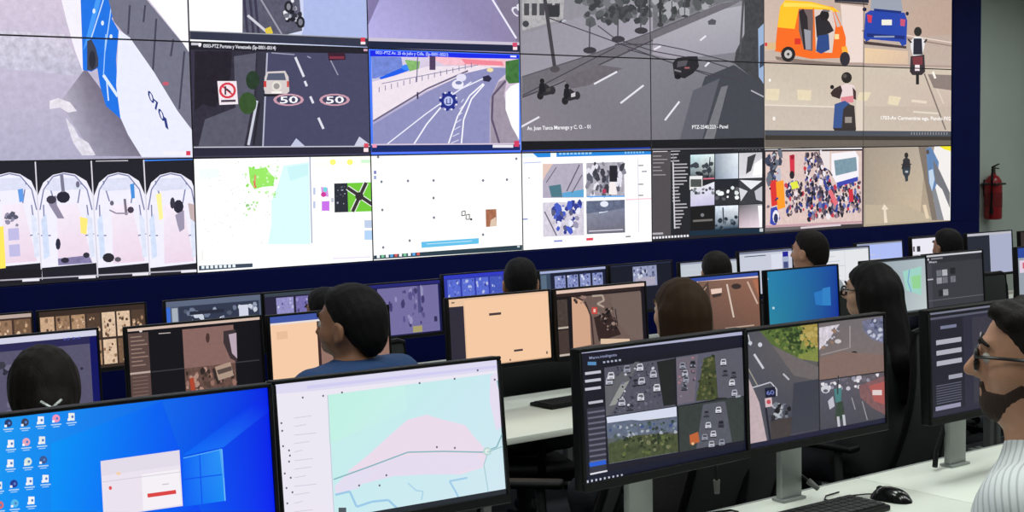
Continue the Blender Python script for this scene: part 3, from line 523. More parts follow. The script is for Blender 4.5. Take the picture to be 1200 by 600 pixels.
p.grad([(687, 235.5), (732, 234), (732.5, 272.5), (687.5, 274.5)], [(140, 146, 166), (130, 136, 160), (104, 102, 116), (112, 110, 124)], .2); p.poly([(700, 236), (716, 235.5), (712, 248), (702, 250)], (216, 222, 236)); p.poly([(687, 236), (732, 234), (732, 244), (708, 248), (687, 250)], (96, 104, 128), .4); p.ell(708, 239, 5, 3.6, (222, 226, 238), n=9); p.line((690, 271), (730, 269), 1.2, (206, 204, 214))
p.line((747.5, 186), (748.5, 272), 1.2, (216, 214, 222))
for y in (194, 216, 229): p.line((748, y), (754, y-.2), 1.6, (150, 150, 160))
p.line((752, 201), (758, 200.8), 1.6, (150, 150, 160)); p.line((733, 234), (763, 232.6), 1.6, (240, 200, 210)); p.line((649, 282.6), (659, 282.2), 1.8, (120, 130, 200)); p.poly([(687, 279), (695, 278.6), (695, 281.6), (687, 282)], (226, 60, 80)); p.line((733, 277.4), (739, 277), 1.6, (120, 120, 130)); p.line((619, 208.6), (621, 208.5), 1.2, (160, 160, 170)); p.line((614, 190), (619, 270), .7, (226, 226, 236))

# --- dark application with a camera list
p = feed(4, 5, 1, 2, 14)
p.raw(colx(4), rowz(2), colx(5), rowz(1), (36, 36, 42)); p.poly([(764, 175), (786, 174.4), (786, 276), (764, 279)], (78, 74, 78), .05)
p.line((765, 177.4), (782, 177), 1.4, (220, 216, 222)); p.line((786, 177), (797, 176.6), 1.4, (210, 206, 214))
for y, l in ((183, 10), (187, 17), (191, 13), (196, 9), (200, 11), (205, 15)): p.line((765, y), (765+l, y-.2), 1.1, (150, 146, 150))
for k in range(23):
    y = 181+k*3.9; x = 786 if k < 3 else (788 if k < 15 else 790.5); p.line((x, y), (x+R if (R := [9, 7, 10, 17, 18, 15, 18, 16, 17, 13, 8, 7, 9, 8, 9, 14, 15, 10, 11, 9, 7, 8, 6][k]) else x, y-.4), 1.5, (176, 172, 178))
p.line((788.6, 190), (790.6, 268), 1.6, (200, 198, 204)); p.line((790, 189), (788, 180), .8, (120, 118, 122)); p.line((764, 274), (777, 273.5), 2.4, (170, 166, 172))
for k in range(12): p.rect(765+k*3.6, 277.4-k*.22, 767.4+k*3.6, 280-k*.22, (226, 224, 230))
p.grad([(809, 181.5), (837, 180.5), (837, 209), (809, 210)], [(196, 226, 230), (226, 238, 238), (40, 44, 50), (60, 66, 74)], .15); p.speck([(811, 194), (836, 190), (836, 208), (820, 208)], 14, (2, 4), [(34, 36, 44), (60, 64, 72)]); p.line((832, 184), (830, 206), 1.2, (50, 54, 60))
p.grad([(838, 180.5), (865, 179.5), (865, 209), (838, 210)], [(140, 150, 166), (226, 234, 240), (200, 210, 226), (120, 132, 150)], .1); p.poly([(838, 211), (865, 210), (865, 219), (838, 220)], (34, 36, 44), .2)
p.grad([(866, 179.5), (893, 178.5), (893, 208), (866, 209)], [(206, 204, 208), (190, 188, 194), (240, 238, 242), (214, 212, 218)], .08); p.poly([(876, 184), (886, 180), (880, 200), (874, 204)], (60, 60, 66)); p.poly([(884, 192), (893, 186), (893, 204), (882, 206)], (250, 250, 252))
p.poly([(808, 206.5), (823, 206), (823, 222), (808, 222.5)], (226, 226, 226)); p.rect(809, 210, 822, 219, (74, 78, 76)); p.line((824, 209.6), (837, 209), 1.6, (206, 110, 130))
p.grad([(809, 224), (837, 213), (837, 240), (809, 242)], [(206, 208, 220), (226, 226, 236), (190, 184, 214), (196, 190, 220)], .08); p.speck([(810, 222), (836, 220), (836, 226), (810, 228)], 12, (1.2, 2.4), [(70, 74, 80), (120, 124, 128)])
p.poly([(838, 222), (865, 221), (865, 239), (838, 240)], (46, 46, 52), .3); p.speck([(838, 221), (865, 220), (865, 232), (838, 234)], 14, (1.5, 3), [(214, 220, 222), (236, 240, 240), (90, 90, 96)])
p.poly([(866, 210), (893, 209), (893, 238), (866, 239.5)], (58, 58, 64), .3); p.poly([(867, 211), (893, 212), (880, 222)], (226, 226, 232)); p.poly([(866, 220), (876, 224), (868, 236)], (206, 206, 212)); p.poly([(884, 224), (893, 218), (893, 236), (886, 234)], (186, 186, 194))
p.poly([(809, 243), (837, 241.6), (837, 269), (809, 270.6)], (26, 24, 26)); p.ell(823, 252, 2.2, 2.2, (120, 120, 124), n=8); p.line((812, 259), (835, 257.6), 2.4, (110, 106, 104))
p.grad([(838, 241.6), (865, 240.4), (865, 267), (838, 269)], [(214, 224, 240), (232, 238, 246), (30, 60, 84), (46, 70, 92)], .2); p.line((847, 243), (848, 262), 1.6, (60, 66, 76)); p.speck([(839, 258), (864, 254), (864, 266), (839, 268)], 12, (1.4, 3), [(40, 50, 60), (90, 104, 116)])
p.grad([(866, 240.4), (893, 239), (893, 266.5), (866, 267)], [(96, 94, 98), (150, 148, 154), (232, 216, 226), (206, 186, 196)], .08); p.poly([(888, 241), (893, 240.6), (893, 266), (890, 266)], (248, 246, 250)); p.poly([(808, 270.6), (894, 267.4), (894, 273), (808, 276)], (24, 44, 62)); p.rect(890, 267.6, 894, 271.5, (190, 196, 200))
for k in range(8): p.line((861+k*4, 175.2), (863+k*4, 175.1), 1.4, (120, 120, 126))

# --- crowd of motorbikes
p = feed(5, 6, 1, 2, 15)
p.raw(colx(5), rowz(2), colx(6), rowz(1), (60, 54, 58)); p.poly([(896, 172.6), (1013, 171.2), (1013, 174.4), (896, 175.6)], (250, 246, 250)); p.poly([(897, 178), (1010, 176.6), (1010, 262), (897, 267)], (214, 190, 184), .12)
crowd = [(40, 38, 52), (60, 60, 92), (50, 64, 140), (90, 80, 96), (190, 60, 76), (226, 218, 226), (30, 28, 38), (150, 130, 140), (96, 110, 170), (60, 52, 62), (112, 96, 108), (36, 34, 60)]
p.speck([(899, 179), (915, 179), (915, 212), (899, 212)], 26, (1.6, 3.6), [(60, 66, 86), (100, 106, 120), (180, 182, 196), (44, 46, 60)], 2.0, .2); p.poly([(925, 182), (931, 181), (931, 204), (926, 206)], (206, 50, 70)); p.ell(928.5, 184, 2.4, 3, (150, 30, 50), n=8); p.ell(928, 205, 3, 5, (44, 36, 44), n=8)
p.speck([(942, 180), (962, 178), (976, 220), (944, 224)], 120, (.9, 2.3), crowd, 1.8, .3); p.speck([(920, 214), (940, 212), (942, 250), (922, 252)], 80, (.9, 2.2), crowd, 1.8, .3); p.speck([(944, 222), (990, 216), (990, 252), (946, 258)], 210, (.9, 2.4), crowd, 1.8, .3); p.speck([(990, 214), (1008, 212), (1008, 246), (992, 250)], 60, (.9, 2.2), crowd, 1.8, .3)
p.poly([(902, 212), (910, 211), (911, 240), (904, 242)], (214, 52, 50)); p.poly([(909, 213), (918, 211), (920, 243), (911, 246)], (250, 150, 40)); p.poly([(903, 244), (910, 242), (914, 256), (908, 265), (902, 262)], (54, 70, 170)); p.ell(909, 254, 4, 8, (230, 226, 236), n=10); p.ell(909, 256, 2.6, 6, (46, 50, 90), n=8); p.poly([(926, 214), (934, 212), (936, 220), (928, 222)], (220, 224, 70))
p.poly([(974, 180), (1002, 177), (1006, 184), (1006, 208), (980, 215), (974, 204)], (236, 232, 238)); p.poly([(977, 188), (1003, 184), (1004, 200), (979, 206)], (120, 146, 160), .2); p.poly([(980, 214), (1005, 207), (1005, 212), (981, 219)], (60, 70, 170)); p.line((956, 178), (975, 206), 1.8, (90, 80, 90)); p.poly([(960, 178), (972, 177.6), (972, 200), (966, 196)], (226, 216, 216)); p.poly([(970, 224), (974, 222), (982, 238), (978, 242)], (220, 110, 120)); p.poly([(994, 222), (999, 221), (1000, 236), (995, 237)], (200, 50, 66)); p.speck([(900, 180), (914, 180), (914, 264), (900, 264)], 12, (1, 2), crowd)
p.line((897, 265.5), (1010, 260), 2.6, (190, 150, 160)); p.poly([(896, 267), (945, 264.6), (945, 268), (896, 271.4)], (104, 98, 100)); p.line((938, 267), (985, 263.5), 2.2, (214, 200, 206)); p.line((1011, 172), (1011, 264), 2, (84, 62, 74))

# --- wet road with a lone rider
p = feed(6, 7, 1, 2, 16)
p.raw(colx(6), rowz(2), colx(7), rowz(1), [(150, 136, 122), (156, 140, 124), (176, 160, 138), (170, 158, 140)], .06); p.grad([(1014, 172), (1085, 170), (1078, 258), (1014, 262)], [(160, 146, 132), (176, 164, 150), (196, 178, 152), (166, 154, 136)], .06)
p.poly([(1014, 240), (1060, 240), (1100, 258), (1014, 263)], (182, 168, 146), .05); p.poly([(1076, 172), (1088, 171), (1106, 258), (1092, 258)], (124, 112, 102), .1)
p.ell(1062, 182, 2.4, 3.4, (44, 40, 42), n=9); p.poly([(1058, 187), (1062, 184), (1066, 187), (1067, 196), (1064, 200), (1058, 198)], (50, 48, 54)); p.poly([(1057, 197), (1067, 196.6), (1066, 204), (1064, 207), (1064, 212), (1061, 213), (1060, 207), (1058, 204)], (54, 60, 68)); p.line((1056, 193), (1068, 192.4), 1.2, (44, 42, 46)); p.rect(1060.6, 200, 1064, 202.4, (170, 176, 182)); p.line((1059, 190), (1057, 198), 1.6, (40, 38, 42))
p.poly([(1033, 245), (1036, 239), (1041, 245), (1038, 246), (1040, 261), (1036, 261), (1035.4, 246)], (226, 212, 192)); p.line((1083, 240), (1087, 256), 4, (220, 200, 172)); p.poly([(1095, 171), (1114, 170.6), (1114, 258), (1102, 258), (1094, 236), (1090, 204)], (232, 228, 226)); p.poly([(1085, 174), (1091, 172), (1100, 190), (1098, 214), (1093, 228), (1088, 214)], (96, 128, 172), .15); p.poly([(1093, 186), (1101, 200), (1113, 226), (1113, 244), (1104, 222), (1096, 214)], (112, 112, 118), .1); p.poly([(1088, 200), (1093, 198), (1095, 210), (1092, 224), (1089, 214)], (186, 204, 222)); p.ell(1087, 178, 1.8, 3, (84, 74, 70), n=8); p.poly([(1100, 171), (1114, 170.4), (1114, 177), (1106, 175)], (234, 220, 40)); p.poly([(1092, 224), (1096, 220), (1106, 258), (1098, 258)], (130, 132, 138))

PANEL_LABEL = {}
NAMES = {0: 'city bus numbered 0701 on grey asphalt', 1: 'motorcycles parked beside a bright white wall', 2: 'dark avenue with two painted 50 speed marks', 3: 'empty lilac carriageway with one white line', 4: 'curved avenue framed by a bright blue window', 5: 'grey boulevard with a dark car and two motorbikes', 6: 'orange three-wheeler and blue car at a crossing', 7: 'row of white tunnel views', 8: 'white planning map with a green patch', 9: 'blank white diagram page with a blue bar', 10: 'white browser page with four street stills', 11: 'dark camera list beside small thumbnails', 12: 'crowd of motorbikes beside a white truck', 13: 'lone rider on a tan road beside a bus'}
M_BEZ = mat('panel_bezel_black', (62, 60, 66), .5)
for fi, (pc, c0, c1, r0, r1) in enumerate(FEEDS):
    for c in range(c0, c1):
        for r in range(r0, r1):
            where = ''
            if c1-c0 > 1 or r1-r0 > 1:
                where = ('upper ' if r == r0 else 'lower ') if r1-r0 > 1 else ''
                where += 'left' if c == c0 else 'right'
                where += ' part of the '
            lab = 'panel showing '+(where or 'the ')+NAMES[fi]
            ws = lab.split()
            x0, x1, z0, z1 = colx(c), colx(c+1), rowz(r+1), rowz(r)
            e = empty('display_panel', ((x0+x1)/2, 0, z0), 0, ' '.join(ws[:16]), 'display', 'video wall display panels')
            MB().box((0, .05, PH/2), (PW-.002, .1, PH-.002)).build('housing', M_BEZ, e, smooth=False)
            i = .0045
            s = pc.build('screen', WALLSCR, (x0+i, z0+i, x1-i, z1-i), e)
            s.location = (-(x0+x1)/2, -.0008, -z0)

# ------------------------------------------------------------------ desks
M_DESK = mat('white_desk_laminate', (232, 236, 226), .4, noise=.02, nscale=6)
M_STEEL = mat('grey_steel', (150, 154, 152), .42, metal=.35)
M_BLACK = mat('black_plastic', (13, 13, 15), .5, bump=.05, nscale=300, spec=.2)
M_DARKG = mat('dark_grey_plastic', (44, 46, 48), .5)
D1, D2, D3 = .75, .60, .48
def desk(x0, x1, yb, zt, zf, label, group):
    w = x1-x0; e = empty('desk', ((x0+x1)/2, yb-.375, zf), 0, label, 'desk', group); h = zt-zf
    MB().box((0, -.007, h-.014), (w-.004, .736, .028), .004).build('desktop', M_DESK, e)
    MB().box((0, .368, h-.016), (w-.004, .013, .030), .003).build('rear_edge_rail', M_STEEL, e)
    MB().box((0, .325, h-.045), (w-.09, .09, .03), .004).build('cable_tray', M_DARKG, e)
    for s in (-1, 1):
        MB().box((s*(w/2-.035), .20, (h-.028)/2), (.04, .05, h-.028), .005).box((s*(w/2-.035), -.22, (h-.028)/2), (.04, .05, h-.028), .005).box((s*(w/2-.035), 0, .02), (.04, .66, .04), .005).build('leg_frame', M_STEEL, e)
X1 = [-6.45, -5.14, -3.87, -2.56]
for a, b, t in zip(X1, X1[1:], ('white desk under the blue desktop and pale map monitors', 'white desk holding the black mouse and keyboard', 'white desk beside the man in the striped shirt')):
    desk(a, b, -5.10, D1, F1, t, 'desks of the upper row')
X2 = [-6.62, -5.27, -3.92, -2.57, -1.24, .11, 1.46]
for a, b, t in zip(X2, X2[1:], ('white desk facing the woman with clipped up hair', 'white desk facing the man in the blue shirt', 'white desk with a keyboard below the peach screen', 'white desk facing the woman with brown hair', 'white desk facing the woman in glasses', 'white desk of the middle row beside the bare wall end')):
    desk(a, b, -2.67, D2, F2, t, 'desks of the middle row')
X3 = [-5.55, -4.32, -3.16, -1.96, -.76, .45, 1.68, 2.95, 3.75]
for a, b, t in zip(X3, X3[1:], ('white desk under the monitors with brown thumbnails', 'white desk under the grey and violet tunnel monitors', 'white desk under the glowing blue front row monitor', 'white desk under the row of small arch views', 'white desk under the pale lilac front row monitor', 'white desk under the light blue two column monitor', 'white desk under the half dark half pale monitor', 'short white desk at the bare grey wall end')):
    desk(a, b, -.85, D3, F3, t, 'desks of the front row')

# ------------------------------------------------------------------ monitors
def monitor(x, y, z, zdesk, label, draw, seed=1, yaw=0.0, tilt=.06, w=.527, h=.296, group=None, border=True, post=True):
    r = np.array([math.cos(yaw), math.sin(yaw), 0]); n0 = np.array([math.sin(yaw), -math.cos(yaw), 0])
    u = np.array([0, 0, math.cos(tilt)])-n0*math.sin(tilt)
    e = empty('monitor', (x, y, zdesk), yaw, label, 'monitor', group); zc = z-zdesk
    R = Matrix.Rotation(-tilt, 3, 'X'); q = (-tilt, 0, 0); top, bot, sd = .008, .021, .008
    def place(o): o.location = (0, 0, zc); o.rotation_euler = q
    W = w+2*sd; Hh = h+top+bot; cz = (top-bot)/2
    place(MB().box((0, .017, cz), (W, .028, Hh), .005).box((0, .042, cz-.02), (W*.55, .03, Hh*.55), .012).build('casing', M_BLACK, e))
    b = MB()
    b.box((0, -.001, h/2+top/2), (W, .012, top), .002, 1).box((0, -.001, -h/2-bot/2), (W, .012, bot), .002, 1)
    for s in (-1, 1): b.box((s*(w/2+sd/2), -.001, 0), (sd, .012, h), .002, 1)
    place(b.build('bezel', M_BLACK, e))
    p = Pic(np.array([x, y, z]), r, u, seed); p.w, p.h = w, h
    draw(p)
    o = p.build('screen', MONSCR, (-w/2, -h/2, w/2, h/2), e); place(o); o.location = (0, .0012, zc)
    if post:
        MB().box((0, .105, (zc+.02)/2), (.078, .022, zc+.02), .003).build('stand_post', M_STEEL, e)
        MB().box((0, .076, zc-.01), (.10, .05, .10), .006).build('mounting_bracket', M_DARKG, e)
        MB().box((0, .105, .004), (.09, .045, .008), .003).build('desk_clamp', M_STEEL, e)
    return e
def bg(p, cs, a=0.0): p.raw(-p.w/2, -p.h/2, p.w/2, p.h/2, cs, a)
def bar(p, f0, f1, c, a=0.0): p.raw(-p.w/2, p.h/2-f1*p.h, p.w/2, p.h/2-f0*p.h, c, a)
def box(p, u0, v0, u1, v1, c, a=0.0): p.raw(-p.w/2+u0*p.w, p.h/2-v1*p.h, -p.w/2+u1*p.w, p.h/2-v0*p.h, c, a)
def scatter(p, u0, v0, u1, v1, n, sz, pal, asp=1.0):
    R = p.rnd
    for _ in range(n):
        cx = -p.w/2+R.uniform(u0, u1)*p.w; cz = p.h/2-R.uniform(v0, v1)*p.h; r = R.uniform(*sz)*p.w
        p.add([(cx+r*R.uniform(.7, 1.2)*math.cos(k*1.047), cz+r*asp*R.uniform(.7, 1.2)*math.sin(k*1.047)) for k in range(6)], [R.choice(pal)]*6, 0)

# upper row
def car(p, x, y, k):
    c = p.rnd.choice([(206, 208, 220), (186, 188, 202), (150, 152, 168), (84, 84, 98), (216, 218, 228), (60, 60, 74)]); d = tuple(int(v*.45) for v in c)
    p.poly([(x-4.2*k, y+4.4*k), (x+4.2*k, y+3.8*k), (x+4*k, y+5.6*k), (x-4*k, y+6*k)], (30, 30, 38))
    p.poly([(x-2.8*k, y-3.6*k), (x+2.8*k, y-4*k), (x+4*k, y), (x+4*k, y+4*k), (x-4*k, y+4.6*k), (x-4*k, y+.4*k)], c)
    p.poly([(x-2.2*k, y-2.4*k), (x+2.2*k, y-2.7*k), (x+3*k, y), (x-3*k, y+.3*k)], d)
    p.line((x-2*k, y+3.2*k), (x+2*k, y+2.9*k), 1*k, d)
def d_desktop(p):
    bg(p, [(26, 156, 246), (0, 34, 232), (0, 30, 246), (0, 146, 255)])
    p.grad([(60, 520), (190, 470), (250, 640), (60, 660)], [(0, 150, 252), (0, 96, 246), (0, 60, 250), (0, 140, 254)])
    p.grad([(214, 537), (260, 526.5), (264, 587), (215, 594)], [(0, 100, 250), (40, 150, 252), (20, 140, 250), (0, 96, 250)])
    p.line((234, 532), (237, 591), 1.2, (0, 80, 246)); p.line((215, 562), (262, 556), 1.2, (0, 80, 246)); p.line((260, 526.5), (264, 587), 1.4, (110, 190, 250)); p.line((215, 537), (260, 526.5), 1, (90, 180, 250)); p.line((258, 526), (262, 560), 2, (80, 170, 250))
    p.grad([(214, 534), (262, 524), (318, 480), (300, 470)], [(0, 110, 250), (20, 110, 250), (0, 34, 236), (0, 40, 238)])
    p.poly([(118, 540.5), (210.5, 527.5), (214.5, 593), (121.5, 606)], (240, 232, 244)); p.poly([(118, 540.5), (210.5, 527.5), (211.5, 545), (119, 558)], (232, 224, 238)); p.poly([(166, 556), (210, 550), (213, 591), (168, 598)], (250, 246, 252))
    p.line((173, 581), (206.5, 576.4), 4.6, (226, 70, 70)); p.ell(129.5, 572, 2, 2.4, (230, 90, 90), n=8); p.ell(139, 555, 3, 2, (250, 214, 180), n=8); p.line((120, 565), (212, 553), .8, (214, 206, 222)); p.line((190, 568), (198, 567), 1, (190, 190, 200)); p.rect(122, 600, 150, 603, (220, 214, 226))
    ic = [(10, 496, (40, 60, 110)), (29.5, 495, (60, 66, 90)), (48, 492.5, (244, 246, 252)), (66, 490.5, (246, 150, 190)), (84, 488.5, (240, 244, 240)), (13, 520, (244, 246, 250)), (31, 518, (236, 170, 190)), (49.5, 516, (236, 240, 238)), (-8, 497, (240, 200, 80)), (-7, 522, (200, 230, 250)), (12.5, 543, (244, 246, 250)), (33, 541, (220, 236, 222)), (51, 539, (60, 90, 150)), (-1, 569, (232, 236, 240)), (16.5, 567, (40, 60, 150)), (35, 564, (240, 244, 250)), (53.5, 561, (244, 246, 250)), (0, 592, (220, 110, 110)), (17.5, 590, (90, 190, 240)), (37, 586.5, (250, 252, 254)), (-6, 545, (240, 246, 250))]
    for x, y, c in ic:
        p.rect(x-3.6, y-4.4, x+3.6, y+4.4, c) if c[0] > 230 and c[2] > 230 else p.ell(x, y, 4.6, 4.8, c, n=10)
        p.line((x-6, y+7.6), (x+6, y+6.6), 1.3, (190, 222, 250)); p.line((x-4, y+10), (x+4, y+9.2), 1, (170, 212, 250)); p.ell(x+1, y, 1.6, 1.8, (90, 130, 200), n=6); p.rect(x-4.6, y+2, x-1.8, y+4.8, (250, 250, 252))
    bar(p, .962, 1, (24, 40, 70))
def d_map(p):
    bg(p, (240, 236, 248)); p.poly([(321, 451), (583, 421), (583.6, 434), (370, 458), (321, 462)], (226, 222, 246)); p.poly([(360, 452), (583, 428), (583, 431), (360, 456)], (214, 210, 246))
    p.grad([(384, 463), (584.5, 437), (594, 580), (393, 622)], [(198, 244, 236), (206, 238, 246), (214, 236, 246), (206, 240, 246)]); p.grad([(384, 463), (475, 452), (478, 482), (386, 520)], [(196, 246, 232), (204, 246, 240), (206, 242, 244), (200, 246, 234)])
    p.poly([(408, 552), (430, 535), (455, 512), (478, 492), (500, 486), (520, 492), (545, 498), (556, 512), (572, 530), (566, 548), (540, 556), (500, 556), (460, 558), (420, 568)], (240, 224, 240)); p.poly([(420, 552), (460, 536), (500, 532), (560, 532), (566, 546), (530, 556), (470, 556), (430, 566)], (234, 224, 244)); p.poly([(575, 440), (584, 436), (588, 500), (582, 505), (574, 470)], (234, 226, 246)); p.poly([(392, 570), (410, 552), (440, 552), (420, 572), (394, 580)], (232, 226, 246))
    p.path([(391, 562), (430, 548), (478, 530), (520, 529), (566, 530), (582, 524), (590, 505), (588, 470), (583, 446)], 1.6, (140, 186, 196)); p.ell(571, 529, 5, 5, (190, 220, 214), n=12); p.ell(571, 529, 3, 3, (226, 240, 238), n=10); p.path([(571, 532), (567, 545), (572, 576), (578, 600)], 1.1, (170, 206, 214)); p.path([(571, 530), (592, 522)], 1.2, (160, 200, 206))
    p.path([(393, 580), (410, 576), (418, 594), (436, 588), (455, 586), (470, 600)], 2.6, (160, 206, 236)); p.path([(478, 566), (488, 575), (496, 576), (494, 586)], 1.6, (176, 216, 238)); p.path([(548, 560), (527, 564), (533, 574), (539, 586), (545, 590)], 2.2, (164, 208, 238))
    p.rect(397, 595, 406, 601, (80, 90, 96)); p.line((384, 463), (392, 612), .9, (206, 200, 222))
    for x, y in ((331, 505), (332, 523), (339, 528), (340, 534), (339, 541), (334, 555), (341, 560), (336, 572), (343, 577), (337, 590), (330, 496), (355, 466), (379, 464), (401, 460), (492, 449), (533, 444), (560, 434), (580, 445), (453, 557), (512, 524), (533, 525), (421, 569), (445, 569)): p.ell(x, y, 1.2, 1.4, (96, 98, 120), n=6)
    for k in range(12): p.line((345, 490+k*10), (345+[20, 14, 26, 18, 10, 22][k % 6], 488+k*10-.6), .9, (214, 208, 226))
    bar(p, .965, 1, (40, 44, 52))
def d_cctv4(p):
    bg(p, (24, 24, 36)); p.poly([(681, 409), (871, 388.6), (871, 392.4), (681, 414.5)], (176, 178, 206)); p.poly([(681, 414.5), (871, 392.4), (871, 404), (682, 424)], (26, 26, 42)); p.text('Marca inteligente', (691, 421), (723, 417), 3, (150, 156, 190))
    p.rect(689, 424, 699, 428, (90, 140, 190))
    for k in range(5): p.rect(707+k*4.6, 423.4-k*.6, 709.6+k*4.6, 425.6-k*.6, (170, 176, 196))
    for y in (438, 447, 456.5): p.line((686, y), (704.5, y-2.4), 3.2, (196, 198, 210))
    p.line((690, 472.5), (707, 470), 3, (190, 190, 202)); p.poly([(688, 479), (709, 476), (711, 553), (692, 557)], (52, 52, 66))
    for k in range(10): p.line((689+k*.3, 484+k*6.4), (709+k*.2, 481+k*6.4), 2.2, (104, 104, 122))
    p.line((691, 545), (710.5, 541.4), 5, (40, 96, 214)); p.line((692, 556), (712, 552), 2.2, (226, 226, 236))
    p.poly([(708.5, 431), (791.5, 419), (792, 476), (710.5, 488)], (84, 84, 98), .2); p.poly([(770, 424), (791.5, 420), (792, 474), (778, 476)], (34, 36, 36), .2); p.speck([(712, 432), (768, 424), (776, 474), (712, 486)], 60, (.8, 2), [(60, 60, 72), (104, 104, 118), (72, 72, 84), (44, 44, 54)]); p.poly([(709, 452), (745, 424), (750, 424), (716, 486), (710.5, 487)], (98, 98, 104), .1); p.poly([(728, 450), (738, 446), (722, 474), (714, 476)], (150, 152, 150))
    for x, y in ((729, 471), (751, 465), (745, 447), (752, 446), (770, 454), (766, 438), (735, 432), (714, 446), (738, 476), (750, 430), (716, 440)): car(p, x, y, 1.0)
    p.speck([(730, 428), (768, 424), (774, 470), (722, 480)], 30, (1, 2.2), [(200, 200, 212), (44, 44, 58), (110, 110, 130), (60, 60, 76)])
    p.poly([(792.5, 418.6), (869.5, 407), (871.5, 462), (794, 476)], (92, 92, 108), .12); p.poly([(825, 420), (838, 416), (842, 468), (816, 470)], (66, 74, 44), .3); p.speck([(824, 420), (838, 416), (842, 466), (816, 470)], 50, (1, 2.6), [(84, 92, 52), (54, 62, 38), (104, 104, 66), (46, 52, 34)]); p.poly([(793, 420), (818, 416), (814, 470), (794, 474)], (112, 104, 116), .1); p.poly([(840, 414), (870, 408), (872, 464), (845, 468)], (92, 92, 104), .1); p.rect(838, 466, 852, 470, (40, 42, 44))
    for x, y in ((803, 437), (802, 453), (804, 444), (861, 460), (858, 448), (812, 426), (850, 436), (860, 438), (800, 428), (848, 424)): car(p, x, y, .85)
    p.poly([(862, 464), (868, 463), (869, 476), (863, 477)], (160, 166, 176)); p.speck([(795, 420), (816, 418), (814, 460), (796, 466)], 20, (1, 2), [(170, 120, 130), (140, 140, 156), (70, 70, 84)])
    p.poly([(711, 489), (793, 476.6), (795, 530), (714, 544)], (92, 98, 100), .25); p.poly([(711, 489), (793, 476.6), (793.4, 488), (760, 492), (738, 494), (712, 496)], (216, 222, 240)); p.poly([(711, 496), (740, 492), (765, 494), (794, 488), (794, 505), (712, 514)], (98, 108, 128), .3); p.speck([(713, 500), (792, 492), (793, 510), (714, 520)], 60, (1.2, 2.6), [(130, 140, 160), (60, 80, 130), (70, 90, 76), (170, 176, 186), (54, 62, 60)], 1); p.poly([(713, 520), (745, 510), (794, 508), (795, 529), (714, 543)], (74, 82, 54), .4); p.speck([(730, 512), (788, 508), (790, 526), (728, 536)], 60, (1.4, 3), [(96, 108, 60), (60, 70, 44), (120, 122, 90), (46, 54, 38)])
    p.poly([(795, 476.6), (871.5, 464.6), (872.4, 516), (796.6, 530)], (56, 62, 60), .2); p.poly([(824, 474), (850, 470), (858, 518), (816, 526)], (88, 90, 100), .15)
    for x, y in ((828, 484), (830, 498), (826, 512), (842, 480), (845, 496), (834, 520), (846, 518), (836, 508)): car(p, x, y, .85)
    p.poly([(808, 510), (818, 506), (820, 518), (809, 521)], (190, 100, 56)); p.ell(812, 520, 1.8, 1.8, (240, 190, 140), n=6)
    bar(p, .945, 1, (20, 22, 44)); p.poly([(713, 545), (872, 517), (872.4, 520), (714, 548)], (28, 26, 44))
    for k in range(9): p.rect(688+k*5, 563-k*.9, 690+k*5, 566-k*.9, (200, 204, 220))
